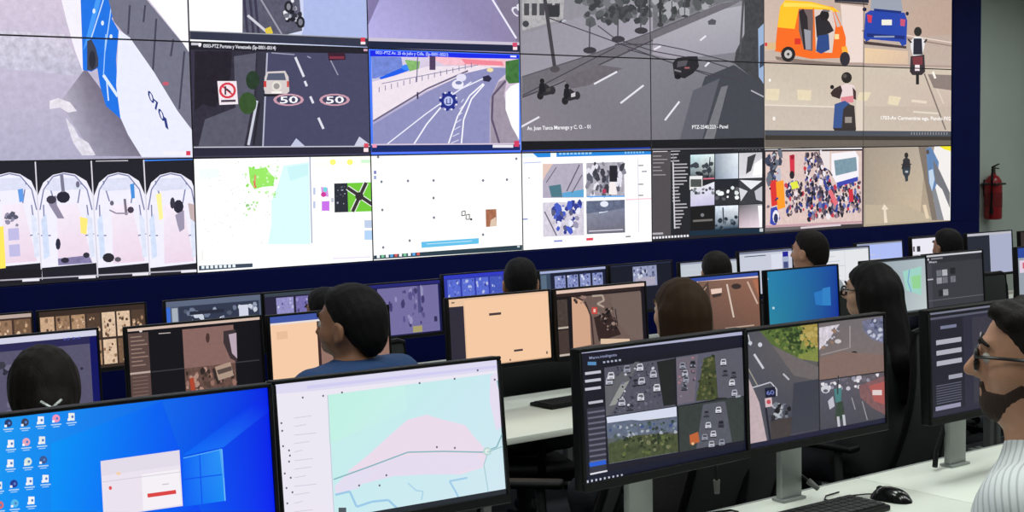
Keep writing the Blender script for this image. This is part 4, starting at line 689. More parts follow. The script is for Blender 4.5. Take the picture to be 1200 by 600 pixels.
def d_cctv_m4(p):
    bg(p, (40, 40, 48)); p.grad([(875, 388), (958, 379), (960, 505), (877, 526)], [(82, 82, 92), (110, 104, 100), (72, 72, 82), (84, 84, 96)], .08)
    p.poly([(890, 387), (958, 378), (959, 424), (935, 420), (905, 404)], (88, 108, 56), .3); p.poly([(935, 381), (958, 378), (959, 418), (940, 412)], (166, 146, 74), .2); p.poly([(920, 392), (940, 386), (943, 404), (925, 402)], (44, 62, 34), .3); p.poly([(940, 400), (959, 404), (959, 424), (935, 420)], (130, 140, 70), .2)
    p.speck([(893, 388), (940, 381), (958, 416), (925, 412)], 90, (1.2, 3.2), [(86, 110, 54), (104, 124, 60), (66, 88, 44), (128, 138, 72), (52, 70, 38)]); p.speck([(936, 382), (958, 380), (958, 408), (942, 404)], 30, (1.2, 3), [(176, 156, 84), (158, 140, 70), (188, 168, 98)]); p.line((877, 392), (880, 405), 1.4, (190, 190, 196)); p.line((884, 415), (895, 432), 2.6, (206, 206, 214)); p.line((918, 438), (925, 445), 2, (190, 190, 198)); p.line((876, 430), (888, 452), 1.6, (150, 146, 136)); p.ell(879.5, 402, 2.4, 2.4, (200, 204, 214), n=8); p.ell(891, 404, 2.6, 2.8, (206, 208, 220), n=8); p.poly([(905, 405), (945, 424), (959, 430), (959, 446), (930, 440)], (112, 104, 104), .1)
    p.path([(876, 456), (890, 452), (903, 448), (910, 456), (910, 464)], 1.4, (196, 196, 206)); p.poly([(876, 440), (890, 472), (900, 522), (877, 526)], (196, 176, 180), .15); p.poly([(896, 455), (908, 453), (909, 465), (897, 466)], (26, 28, 50)); p.text('60', (898, 463), (907, 462), 5, (120, 130, 200)); p.poly([(896, 467), (904, 465.6), (905, 476), (897, 477.4)], (214, 190, 196)); p.ell(900.5, 471, 2.6, 2.8, (200, 80, 90), n=8)
    p.poly([(930, 449), (959, 444), (960, 502), (922, 510), (928, 480)], (62, 64, 76), .05); p.speck([(900, 474), (926, 470), (926, 492), (904, 500)], 40, (1.4, 3.6), [(30, 28, 34), (46, 44, 52), (120, 124, 134), (70, 72, 86), (180, 184, 192)]); p.poly([(902, 494), (928, 488), (926, 512), (904, 520)], (70, 62, 62), .2); p.line((897, 478), (903, 522), 2.4, (34, 32, 44))
    p.grad([(959, 379), (1036, 370), (1037, 435), (960, 446)], [(112, 104, 106), (118, 112, 116), (128, 110, 106), (124, 110, 106)], .1); p.poly([(960, 384), (972, 382), (984, 380), (968, 402), (960, 410)], (214, 206, 216), .3); p.speck([(974, 384), (986, 382), (976, 402), (964, 408)], 16, (1, 2.4), [(110, 104, 110), (150, 120, 100), (200, 196, 210)]); p.poly([(1010, 376), (1036, 371), (1036, 402), (1022, 398), (1012, 388)], (112, 114, 140), .4); p.speck([(1014, 376), (1035, 372), (1035, 400), (1018, 396)], 24, (1.2, 2.8), [(190, 194, 210), (80, 84, 110), (140, 146, 180)]); p.ell(982, 400, 4, 2.6, (206, 202, 206), n=8); p.ell(1001, 414, 4, 2.6, (30, 26, 30), n=8); p.line((996, 382), (996, 408), 1.4, (160, 150, 150)); p.poly([(960, 420), (985, 412), (1037, 416), (1037, 435), (960, 446)], (132, 108, 100), .08); p.line((962, 416), (994, 408), 1.6, (150, 140, 140))
    p.grad([(960, 446), (1037, 435.6), (1038, 496), (961, 508)], [(90, 90, 104), (100, 90, 96), (74, 74, 84), (72, 72, 80)], .12); p.speck([(962, 446), (1036, 436), (1036, 450), (962, 460)], 44, (1.4, 3.2), [(200, 196, 206), (150, 150, 166), (110, 104, 116), (230, 226, 232)]); p.poly([(1006, 452), (1037, 440), (1037, 486), (1022, 478), (1008, 466)], (130, 92, 94), .3); p.poly([(1018, 452), (1036, 447), (1036, 474), (1024, 470)], (176, 92, 88)); p.rect(1022, 457, 1033, 463, (226, 210, 206)); p.ell(967, 456, 5.6, 5, (206, 206, 214), n=9); p.ell(967, 458, 3, 2, (90, 92, 104), n=7); p.poly([(970, 470), (976, 464), (978, 476), (972, 480)], (190, 192, 204)); p.poly([(977, 456), (986, 454), (985, 470), (979, 472)], (76, 130, 130)); p.poly([(980, 472), (987, 470), (990, 490), (978, 492)], (56, 70, 58), .2); p.line((981.5, 488), (983, 502), 3, (196, 198, 206)); p.line((988, 486), (989.6, 500), 3, (196, 198, 206)); p.line((982, 440), (981, 462), 1.4, (50, 50, 58)); p.line((1010, 470), (1016, 492), 1.2, (150, 150, 156)); p.line((998, 466), (1002, 480), 1.2, (150, 150, 156))
    p.line((958.5, 379), (960.6, 508), 1.3, (40, 38, 46)); p.line((960, 446), (1037, 435.4), 1.3, (46, 42, 48)); bar(p, .955, 1, (30, 30, 56))
def d_app_m5(p):
    bg(p, (46, 44, 62)); bar(p, 0, .022, (120, 122, 140)); bar(p, .022, .05, (26, 26, 36)); bar(p, .05, .07, (90, 92, 108)); box(p, 0, .08, .3, .95, (34, 34, 46)); box(p, .38, .1, 1, .93, (58, 56, 68), .2)
    for v in (.27, .37, .47): box(p, .06, v, .28, v+.045, (176, 178, 190))
    box(p, .16, .62, .28, .66, (160, 162, 176)); box(p, .1, .14, .24, .17, (120, 124, 150)); scatter(p, .42, .2, .75, .7, 120, (.006, .016), [(120, 116, 124), (84, 82, 94), (150, 146, 152), (60, 58, 70)], 1.2); box(p, .04, .9, .26, .94, (150, 150, 176)); box(p, .76, .1, .98, .93, (70, 68, 76), .25)
    for k in range(8): box(p, .05, .70+k*.024, .27, .71+k*.024, (90, 92, 110))
monitor(-6.052, -5.226, 1.100, D1, 'monitor with a bright blue desktop full of icons', d_desktop, 21, -.05, .08, group='upper row monitors')
monitor(-5.491, -5.221, 1.097, D1, 'monitor showing a pale cyan and pink street map', d_map, 22, -.065, .10, group='upper row monitors')
mA = monitor(-4.787, -5.301, 1.103, D1, 'monitor with four dark traffic camera views of busy roads', d_cctv4, 23, .02, .04, group='upper row monitors')
mB = monitor(-4.210, -5.262, 1.092, D1, 'monitor with a roadside verge view beside street junction views', d_cctv_m4, 24, -.01, .03, group='upper row monitors')
mC = monitor(-3.527, -5.300, 1.088, D1, 'dark monitor behind the face of the man in glasses', d_app_m5, 25, 0, .04, group='upper row monitors')

# middle row
def d_m6(p):
    bg(p, (74, 70, 104), .05); bar(p, 0, .07, (214, 214, 236)); bar(p, .07, .16, (44, 42, 86)); box(p, .95, .08, 1, 1, (18, 20, 96)); box(p, .0, .16, .95, .97, (90, 86, 112), .12); scatter(p, .3, .3, .9, .9, 26, (.01, .03), [(60, 60, 72), (112, 108, 132), (50, 48, 62)]); box(p, .6, .18, .75, .27, (40, 38, 84)); p.text('LS 3.4', (75, 398.6), (94, 396.6), 2.4, (90, 96, 190))
def d_m7(p):
    bg(p, (20, 18, 24)); bar(p, 0, .035, (216, 190, 176)); box(p, 0, .06, .15, .98, (92, 72, 68), .08); box(p, 0, .54, .15, .565, (190, 170, 160)); box(p, .16, .55, .98, .565, (58, 56, 62)); box(p, .4, .07, .79, .98, (138, 104, 98), .1)
    box(p, .4, .56, .79, .98, (104, 78, 70), .4); scatter(p, .41, .6, .78, .97, 60, (.008, .022), [(60, 46, 42), (150, 112, 100), (84, 64, 58), (176, 140, 126), (46, 38, 36)], 1.3); p.poly([(262, 388), (276, 386), (278, 424), (270, 420), (262, 402)], (62, 50, 54)); p.poly([(268, 392), (277, 390), (278, 420), (272, 414)], (190, 170, 186)); p.ell(243.5, 396, 2.4, 6, (74, 52, 48), n=8); p.poly([(222, 444), (227, 442), (229, 458), (224, 460)], (176, 70, 44)); p.poly([(252, 430), (270, 424), (274, 440), (256, 446)], (176, 150, 134)); p.poly([(254, 434), (271, 429), (272, 434), (256, 439)], (90, 74, 70)); p.line((250, 432), (256, 450), 3, (52, 42, 40))
    for k in range(8): box(p, .02, .1+k*.05, .1+.02*(k % 3), .115+k*.05, (150, 124, 112))
    for k in range(8): box(p, .02, .6+k*.045, .13, .61+k*.045, (128, 104, 96))
    p.ell(165, 388, 2, 1.6, (220, 206, 196), n=6); p.line((186, 391), (200, 390), 1, (190, 180, 176))
def d_peach_blue(p):
    bg(p, (252, 208, 172)); bar(p, 0, .085, (66, 88, 168)); bar(p, .085, .11, (236, 226, 226)); box(p, .4, .11, 1, .35, (120, 92, 84), .2); box(p, .4, .3, 1, 1, (150, 116, 104), .1); box(p, .385, .11, .41, 1, (60, 40, 40)); box(p, .24, .84, .42, .85, (190, 150, 124)); box(p, .05, .2, .14, .2+.1, (238, 194, 158)); box(p, .95, .1, 1, .16, (230, 220, 220)); box(p, .96, .02, 1, .16, (90, 120, 200))
def d_peach(p):
    bg(p, (250, 206, 168)); bar(p, 0, .03, (236, 196, 164)); box(p, 0, .0, .15, .11, (240, 200, 166)); box(p, 0, .11, .145, 1, (48, 44, 58)); box(p, .39, .25, .51, .285, (70, 56, 60)); box(p, .62, .82, .71, .85, (70, 56, 60)); box(p, .57, .95, .585, .975, (96, 76, 70)); box(p, .95, .9, .965, .94, (110, 90, 84)); box(p, .15, .11, .155, 1, (220, 180, 150)); box(p, .03, .04, .06, .06, (120, 100, 90)); bar(p, .985, 1, (216, 176, 142))
def d_m11(p):
    bg(p, (24, 20, 26)); bar(p, 0, .05, (230, 200, 186)); bar(p, .05, .1, (52, 36, 36)); box(p, .01, .14, .12, .55, (74, 62, 56), .4); box(p, .01, .55, .12, .58, (190, 176, 164)); box(p, .01, .6, .12, .98, (70, 56, 52), .2); box(p, .01, .96, .12, .99, (200, 186, 174)); box(p, .18, .12, .95, 1, (112, 92, 86), .12); p.poly([(670, 348), (682, 352), (691, 366), (693, 404), (672, 408)], (214, 168, 138)); p.path([(672, 346), (686, 354), (693, 372), (696, 404)], 1.6, (60, 40, 40)); p.poly([(696, 372), (715, 366), (728, 392), (702, 400)], (52, 36, 34), .3)
    p.rect(693.5, 360, 700, 368, (206, 74, 66)); p.rect(695.5, 362, 698, 366, (240, 200, 190)); p.path([(694, 347), (706, 346), (708, 352), (700, 356), (708, 360)], 2.2, (176, 160, 146)); p.speck([(700, 364), (720, 360), (724, 388), (706, 390)], 36, (1, 2.4), [(40, 30, 30), (150, 130, 120), (76, 60, 56), (26, 20, 22)]); p.rect(704, 397, 738, 403, (226, 196, 166)); p.poly([(715, 346), (757, 342), (758, 398), (740, 396), (722, 376)], (116, 98, 92), .06); p.line((721, 362), (724, 382), 1.2, (50, 40, 40)); scatter(p, .2, .12, .34, .24, 10, (.008, .02), [(60, 44, 44), (150, 120, 110)]); box(p, .955, .06, 1, 1, (22, 18, 26))
def d_road(p):
    bg(p, (120, 90, 78), .1); bar(p, 0, .06, (52, 80, 168)); bar(p, .06, .10, (236, 206, 196)); p.grad([(818, 330), (894, 325), (894, 386), (814, 392)], [(124, 96, 84), (150, 104, 84), (120, 86, 72), (96, 74, 66)], .1); p.poly([(812, 350), (830, 330), (838, 392), (808, 396)], (82, 64, 56), .2); p.line((852, 333), (860, 372), 2, (216, 196, 182)); p.line((876, 330), (888, 356), 2, (206, 176, 160)); p.poly([(833, 339), (846, 337.6), (846, 343), (834, 345)], (236, 206, 190)); p.poly([(834, 345), (846, 343.4), (845, 347), (836, 349)], (66, 52, 50)); p.ell(863, 335.6, 6, 3.4, (60, 46, 44), n=9); p.poly([(882, 328), (894, 326), (894, 352), (890, 350)], (176, 112, 84)); p.line((850, 385), (884, 381), 1.4, (190, 166, 150)); p.line((828, 336), (812, 360), 1.2, (180, 150, 130))
def d_teal(p):
    bg(p, [(36, 132, 176), (20, 66, 156), (14, 44, 150), (40, 134, 160)]); p.poly([(964, 338), (973, 336), (974, 358), (962, 358)], (48, 130, 200)); p.poly([(954, 343), (964, 340), (964, 358), (956, 357)], (40, 120, 194)); p.ell(899.6, 327, 1, 1.4, (200, 220, 230), n=6); p.ell(906.6, 361, 1.6, 1.6, (190, 214, 226), n=6); p.line((985, 312), (988, 330), 4, (24, 50, 160))
def d_m14(p):
    bg(p, [(150, 162, 172), (176, 190, 196), (196, 206, 208), (150, 160, 168)]); p.poly([(1058, 318), (1080, 312), (1080, 346), (1062, 340)], (160, 214, 200)); p.poly([(1068, 324), (1079, 322), (1079, 338), (1070, 338)], (150, 214, 150)); p.path([(1066, 316), (1064, 330), (1068, 342)], 1.2, (120, 160, 214)); bar(p, 0, .03, (60, 66, 72)); bar(p, .97, 1, (84, 92, 96))
def d_m15(p):
    bg(p, (56, 56, 64)); bar(p, 0, .035, (206, 206, 214)); bar(p, .035, .16, (44, 44, 52)); box(p, 0, .16, .1, 1, (66, 66, 76)); box(p, .02, .45, .12, .475, (180, 180, 188)); p.text('Mapa', (1089, 308.6), (1098, 307.6), 2.4, (190, 190, 200))
    for u, v in ((.18, .3), (.28, .3), (.42, .28), (.18, .44), (.28, .44), (.42, .44), (.2, .68), (.28, .68)): box(p, u, v, u+.09, v+.12, p.rnd.choice([(150, 150, 158), (110, 112, 120), (176, 178, 184), (30, 30, 36)]), .4)
    box(p, .04, .06, .06, .1, (220, 220, 226)); box(p, .1, .06, .3, .09, (130, 130, 140)); bar(p, .86, .875, (96, 96, 104))
def d_m16(p):
    bg(p, (150, 160, 172)); bar(p, 0, .2, (40, 70, 160)); box(p, .04, .25, .3, .5, (226, 206, 226)); box(p, .1, .3, .2, .42, (214, 90, 110)); box(p, .35, .25, .95, .9, (206, 214, 222))
R2 = dict(group='middle row monitors'); Y2, Z2 = -2.90, .94
monitor(-6.08, Y2+.02, Z2, D2, 'monitor beyond the blue desktop screen, left of the purple one', d_m16, 30, **R2)
monitor(-5.516, Y2+.1, Z2, D2, 'purple tinted monitor behind the woman with clipped hair', d_m6, 31, **R2)
monitor(-4.897, Y2+.04, Z2, D2, 'monitor with a brown street view between black bars', d_m7, 32, **R2)
monitor(-4.349, Y2, Z2, D2, 'peach page monitor with a blue top bar behind the man in blue', d_peach_blue, 33, **R2)
monitor(-3.500, Y2+.03, Z2, D2, 'monitor with a blank peach page and a dark side column', d_peach, 34, -.02, **R2)
monitor(-2.950, Y2, Z2, D2, 'monitor with a dim brown street view and red sign', d_m11, 35, **R2)
monitor(-2.191, Y2, Z2, D2, 'monitor with a brown road lane view beside long brown hair', d_road, 36, **R2)
monitor(-1.623, Y2-.02, Z2, D2, 'monitor with a plain teal to blue desktop', d_teal, 37, **R2)
monitor(-.862, Y2, Z2, D2, 'pale grey map monitor behind the woman in glasses', d_m14, 38, **R2)
monitor(-.265, Y2+.05, Z2, D2, 'dark grey application monitor with small thumbnails', d_m15, 39, **R2)
monitor(.535, Y2, Z2, D2, 'monitor with a blue top bar beside the bare wall', d_m16, 40, **R2)

# front row
def thumbs(base, pal, n, top, acc):
    def f(p):
        bg(p, base)
        if top: bar(p, 0, .06, top)
        for k in range(n):
            u0 = acc+(1-acc)*(k+.06)/n; u1 = acc+(1-acc)*(k+.94)/n
            box(p, u0, .09, u1, .5, p.rnd.choice(pal), .3); scatter(p, u0+.01, .12, u1-.01, .48, 14, (.006, .018), pal, 1.3)
            box(p, u0, .54, u1, .95, p.rnd.choice(pal), .3); scatter(p, u0+.01, .56, u1-.01, .93, 10, (.006, .018), pal, 1.3)
    return f
brown = [(176, 140, 108), (206, 170, 138), (120, 92, 70), (150, 118, 92), (84, 64, 52), (226, 196, 166)]
greyb = [(150, 160, 184), (206, 212, 226), (84, 92, 112), (54, 60, 78), (110, 120, 146)]
viol = [(190, 184, 226), (120, 112, 176), (224, 222, 240), (84, 76, 128), (150, 146, 200)]
blue = [(90, 110, 214), (140, 150, 220), (60, 66, 150), (180, 190, 232), (70, 90, 190)]
def d_arch(p):
    bg(p, (22, 24, 40)); bar(p, 0, .03, (40, 46, 74)); box(p, .36, .06, .75, .5, (150, 156, 190), .3); box(p, .4, .3, .72, .48, (176, 170, 190), .2); scatter(p, .38, .08, .74, .3, 22, (.01, .03), [(60, 64, 96), (206, 212, 230), (110, 116, 150)])
def d_arches(p):
    bg(p, (26, 30, 54)); bar(p, 0, .05, (170, 180, 220)); box(p, 0, .05, .16, 1, (60, 74, 96)); box(p, .02, .08, .1, .4, (90, 110, 130))
    for k in range(4): box(p, .22+k*.19, .12, .38+k*.19, .5, (140, 150, 200), .3); scatter(p, .23+k*.19, .12, .37+k*.19, .48, 16, (.008, .022), [(60, 66, 120), (214, 220, 242), (110, 120, 180)]); box(p, .22+k*.19, .55, .38+k*.19, .95, (100, 106, 160), .3)
def d_purple(p):
    bg(p, (26, 26, 76)); bar(p, 0, .06, (40, 40, 120)); box(p, .2, .08, .97, .98, (118, 112, 164), .06); scatter(p, .3, .15, .8, .8, 30, (.008, .03), [(66, 60, 110), (90, 84, 140), (150, 146, 190)], 1.8); box(p, .62, .85, .74, .97, (170, 160, 110)); box(p, .9, .7, .94, .8, (50, 46, 90)); box(p, .7, .08, .74, .6, (80, 76, 130))
def d_white(tint, dark=None, side=0.0):
    def f(p):
        bg(p, tint); bar(p, 0, .04, (150, 156, 176)); box(p, .5, .04, .505, 1, (190, 194, 214))
        for k in range(6): box(p, .08, .16+k*.12, .3+.1*(k % 3), .18+k*.12, (206, 208, 218))
        if dark: box(p, 0, .04, side, 1, dark); bar(p, 0, .06, (190, 190, 200))
    return f
def d_bottle(p):
    bg(p, (204, 208, 224)); bar(p, 0, .05, (120, 126, 150)); box(p, .1, .1, .5, .12, (70, 76, 96)); box(p, .6, .1, .95, .95, (222, 226, 240)); box(p, .82, .06, .93, .18, (30, 30, 150)); box(p, .81, .18, .94, .7, (170, 180, 206)); box(p, .83, .3, .92, .45, (70, 80, 130))
def d_faces(p):
    bg(p, (240, 238, 248)); bar(p, 0, .03, (60, 56, 64)); box(p, .02, .2, .06, .32, (120, 110, 120)); box(p, .1, .2, .17, .33, (50, 46, 56)); box(p, .02, .4, .15, .42, (150, 146, 156)); box(p, .93, 0, .97, 1, (250, 250, 252)); box(p, .97, 0, 1, 1, (60, 60, 70))
def d_greyarch(p):
    bg(p, (86, 98, 122)); box(p, 0, .1, .045, .9, (60, 110, 214)); box(p, .06, .12, .12, 1, (170, 180, 190)); box(p, .13, .1, .98, 1, (52, 58, 80)); scatter(p, .2, .16, .95, .5, 50, (.012, .035), greyb, 1.0); box(p, .24, .2, .6, .26, (40, 44, 60)); box(p, .76, .16, .86, .5, (214, 218, 236)); bar(p, .0, .09, (96, 106, 130))
R3 = dict(group='front row monitors'); Y3, Z3 = -1.05, .83
monitor(-5.20, Y3, Z3, D3, 'front row monitor with a dim brown strip of heads', thumbs((70, 50, 46), brown, 6, (190, 170, 160), 0), 50, **R3)
monitor(-4.637, Y3, Z3, D3, 'front row monitor filled with brown arch thumbnails', thumbs((60, 46, 40), brown, 7, None, 0), 51, **R3)
monitor(-4.0, Y3, Z3, D3, 'front row monitor with grey tunnel thumbnails', d_greyarch, 52, **R3)
monitor(-3.452, Y3, Z3, D3, 'front row monitor with violet tunnel arches', thumbs((40, 36, 60), viol, 4, (60, 70, 80), .12), 53, **R3)
monitor(-2.862, Y3, Z3, D3, 'front row monitor with a dim violet hall view', d_purple, 54, **R3)
monitor(-2.305, Y3+.01, Z3+.02, D3, 'front row monitor glowing blue with small views', thumbs((50, 60, 170), blue, 5, (50, 60, 200), .04), 55, **R3)
monitor(-1.61, Y3, Z3, D3, 'front row monitor with a row of four small arch views', d_arches, 56, **R3)
monitor(-1.045, Y3, Z3, D3, 'black front row monitor with a single arch view', d_arch, 57, **R3)
monitor(-.441, Y3, Z3-.02, D3, 'pale front row monitor behind a dark haired head', d_white((196, 204, 214)), 58, **R3)
monitor(.109, Y3, Z3+.02, D3, 'pale lilac front row monitor with a blue capped picture', d_bottle, 59, **R3)
monitor(.815, Y3-.10, Z3, D3, 'plain white front row monitor beside the parted hair man', d_white((232, 234, 238)), 60, **R3)
monitor(1.355, Y3+.02, Z3+.01, D3, 'light blue front row monitor split in two columns', d_white((178, 194, 250)), 61, **R3)
monitor(2.01, Y3, Z3+.01, D3, 'bright white front row monitor behind cropped black hair', d_faces, 62, w=.60, h=.33, **R3)
monitor(2.70, Y3, Z3+.005, D3, 'front row monitor half dark and half pale grey', d_white((172, 178, 204), (34, 38, 52), .5), 63, w=.60, h=.33, **R3)
monitor(3.385, Y3, Z3+.005, D3, 'front row monitor with a dark brown portrait view', thumbs((54, 44, 42), [(90, 66, 54), (160, 120, 100), (50, 40, 38)], 3, None, .1), 64, **R3)

# ------------------------------------------------------------------ office chairs
M_MESH = mat('chair_mesh_fabric', (50, 54, 53), .9, kind='weave'); M_SEAT = mat('chair_seat_fabric', (18, 18, 20), .95, bump=.4, nscale=220)
M_BRN = mat('brown_chair_fabric', (70, 50, 38), .9, bump=.3, nscale=200)
def make_chair(back_h=.60):
    e = empty('office_chair', (0, 0, 0), 0, 'black mesh office chair', 'chair')
    MB().box((0, .0, .376), (.49, .47, .075), .032, 4).build('seat', M_SEAT, e)
    # backrest: curved mesh panel in a tube frame, leaning back
    def bp(u, v): return (u*.225*(1-.12*v*v), -.235-.10*v+.05*u*u-.05*math.sin(v*3.1), .53+back_h*v)
    bm = MB(); n, m = 8, 8; g = [[bm.bm.verts.new(bp(-1+2*i/n, j/m)) for i in range(n+1)] for j in range(m+1)]
    g2 = [[bm.bm.verts.new(Vector(bp(-1+2*i/n, j/m))+Vector((0, -.012, 0))) for i in range(n+1)] for j in range(m+1)]
    for j in range(m):
        for i in range(n):
            bm.bm.faces.new((g[j][i], g[j][i+1], g[j+1][i+1], g[j+1][i])); bm.bm.faces.new((g2[j][i], g2[j+1][i], g2[j+1][i+1], g2[j][i+1]))
    for j in range(m):
        bm.bm.faces.new((g[j][0], g[j+1][0], g2[j+1][0], g2[j][0])); bm.bm.faces.new((g[j][n], g2[j][n], g2[j+1][n], g[j+1][n]))
    for i in range(n):
        bm.bm.faces.new((g[0][i], g2[0][i], g2[0][i+1], g[0][i+1])); bm.bm.faces.new((g[m][i], g[m][i+1], g2[m][i+1], g2[m][i]))
    b = bm.build('backrest', M_MESH, e)
    ring = [bp(-1, j/8) for j in range(9)]+[bp(-1+2*i/8, 1.02) for i in range(1, 8)]+[bp(1, 1-j/8) for j in range(9)]+[bp(1-2*i/8, -.02) for i in range(1, 8)]
    MB().tube([(x, y-.006, z) for x, y, z in ring], .014, 8, True).build('back_frame', M_BLACK, b)
    MB().tube([(0, -.05, .328), (0, -.22, .328), (0, -.29, .42), (0, -.285, .62), (0, -.31, .78)], .022, 8).build('back_support', M_BLACK, e)
    for s in (-1, 1):
        a = MB().tube([(s*.20, -.02, .35), (s*.275, -.02, .36), (s*.285, -.02, .50), (s*.285, -.01, .64)], .017, 8).build('armrest', M_DARKG, e)
        MB().box((s*.285, .03, .655), (.075, .25, .028), .012, 3).build('arm_pad', M_BLACK, a)
    MB().cyl((0, 0, .10), (0, 0, .33), .026).cyl((0, 0, .20), (0, 0, .28), .034).box((0, 0, .328), (.2, .2, .025), .008).build('gas_column', M_DARKG, e)
    bs = MB().cyl((0, 0, .075), (0, 0, .125), .045)
    for k in range(5):
        a = k*2*math.pi/5+.3; bs.cyl((.03*math.cos(a), .03*math.sin(a), .105), (.30*math.cos(a), .30*math.sin(a), .075), .024, .016, 10)
    base = bs.build('star_base', M_BLACK, e)
    for k in range(5):
        a = k*2*math.pi/5+.3; c, s = math.cos(a), math.sin(a)
        MB().cyl((.305*c-.022*s, .305*s+.022*c, .03), (.305*c+.022*s, .305*s-.022*c, .03), .03, n=14).cyl((.305*c, .305*s, .05), (.305*c, .305*s, .075), .01, n=8).build('caster', M_BLACK, base)
    return e
CH = make_chair(.60); first = [True]
def chair(x, y, zf, rz, label):
    o = CH if first[0] else copy_tree(CH); first[0] = False
    o.location = (x, y, zf); o.rotation_euler = (0, 0, rz); o['label'] = label; o['group'] = 'office chairs of the control room'
    return o

# ------------------------------------------------------------------ people
def surface_nets(F, lo, h):
    S = F < 0; nx, ny, nz = F.shape
    cnt = np.zeros((nx-1, ny-1, nz-1), np.int8)
    for i in (0, 1):
        for j in (0, 1):
            for k in (0, 1): cnt += S[i:nx-1+i, j:ny-1+j, k:nz-1+k]
    act = np.argwhere((cnt > 0) & (cnt < 8)); ids = -np.ones(cnt.shape, np.int32); ids[tuple(act.T)] = np.arange(len(act))
    P = np.zeros((len(act), 3)); N = np.zeros(len(act))
    off = [(i, j, k) for i in (0, 1) for j in (0, 1) for k in (0, 1)]
    for a in off:
        for ax in range(3):
            if a[ax]: continue
            b = list(a); b[ax] = 1
            fa = F[tuple((act+a).T)]; fb = F[tuple((act+b).T)]; m = (fa < 0) != (fb < 0)
            t = np.where(m, fa/np.where(m, fa-fb, 1), 0); pt = act+np.array(a, float); pt[:, ax] += t
            P[m] += pt[m]; N[m] += 1
    V = np.array(lo)+P/N[:, None]*h; Q = []
    for ax in range(3):
        o1, o2 = [(1, 2), (2, 0), (0, 1)][ax]
        sl0 = [slice(1, -1)]*3; sl1 = [slice(1, -1)]*3; sl0[ax] = slice(0, -1); sl1[ax] = slice(1, None)
        A, B = S[tuple(sl0)], S[tuple(sl1)]; e = np.argwhere(A != B); base = e.copy()
        for o in (o1, o2): base[:, o] += 1
        fl = A[tuple(e.T)]; c = []
        for d1, d2 in ((-1, -1), (0, -1), (0, 0), (-1, 0)):
            q = base.copy(); q[:, o1] += d1; q[:, o2] += d2; c.append(ids[tuple(q.T)])
        c = np.stack(c, 1); Q.append(np.where(fl[:, None], c, c[:, ::-1]))
    Q = np.concatenate(Q); return V, Q[(Q >= 0).all(1)]
def field(prims, lo, hi, h, pad=.03):
    lo = np.array(lo, float); n = np.ceil((np.array(hi)-lo)/h).astype(int)+1
    ax = [(lo[i]+np.arange(n[i])*h).astype(np.float32) for i in range(3)]; F = np.full(n, 9.0, np.float32)
    for kind, k, prm in prims:
        # work only in the box this shape can influence
        if kind[-1] == 'c': a, b, ra, rb = prm; r = max(ra, rb); bl = np.minimum(a, b)-r; bh = np.maximum(a, b)+r
        elif kind[-1] == 'e': c, rad = prm[:2]; bl = np.array(c)-rad; bh = np.array(c)+rad
        else: bl, bh = lo, np.array(hi)
        g = k+pad; i0 = np.clip(np.floor((bl-g-lo)/h).astype(int), 0, n); i1 = np.clip(np.ceil((bh+g-lo)/h).astype(int)+1, 0, n)
        if (i1 <= i0).any(): continue
        sl = tuple(slice(i0[i], i1[i]) for i in range(3))
        X = ax[0][sl[0]][:, None, None]; Y = ax[1][sl[1]][None, :, None]; Z = ax[2][sl[2]][None, None, :]
        if kind[-1] == 'c':
            ab = np.array(b)-np.array(a); L = float(ab@ab)+1e-9
            t = np.clip(((X-a[0])*ab[0]+(Y-a[1])*ab[1]+(Z-a[2])*ab[2])/L, 0, 1)
            d = np.sqrt((X-a[0]-t*ab[0])**2+(Y-a[1]-t*ab[1])**2+(Z-a[2]-t*ab[2])**2)-(ra+(rb-ra)*t)
        elif kind[-1] == 'e':
            x, y, z = X-c[0], Y-c[1], Z-c[2]
            k0 = np.sqrt((x/rad[0])**2+(y/rad[1])**2+(z/rad[2])**2); k1 = np.sqrt((x/rad[0]**2)**2+(y/rad[1]**2)**2+(z/rad[2]**2)**2)
            d = k0*(k0-1)/np.maximum(k1, 1e-6)
        else: d = prm(X, Y, Z)+0*X+0*Y+0*Z
        G = F[sl]; d = d.astype(np.float32)
        if kind[0] == 'u':
            hh = np.clip(.5+.5*(G-d)/max(k, 1e-6), 0, 1); F[sl] = G+(d-G)*hh-k*hh*(1-hh)
        elif kind[0] == 's':
            hh = np.clip(.5-.5*(G+d)/max(k, 1e-6), 0, 1); F[sl] = G+(-d-G)*hh+k*hh*(1-hh)
        elif kind[0] == 'a': F[sl] = G+d
        else: F[sl] = np.maximum(G, d)
    F[0], F[-1] = 9, 9; F[:, 0], F[:, -1] = 9, 9; F[:, :, 0], F[:, :, -1] = 9, 9
    return surface_nets(F, lo, h)
def C(a, b, ra, rb=None, k=.03): return ('uc', k, (a, b, ra, ra if rb is None else rb))
def E(c, r, k=.02): return ('ue', k, (c, np.array(r, float)))
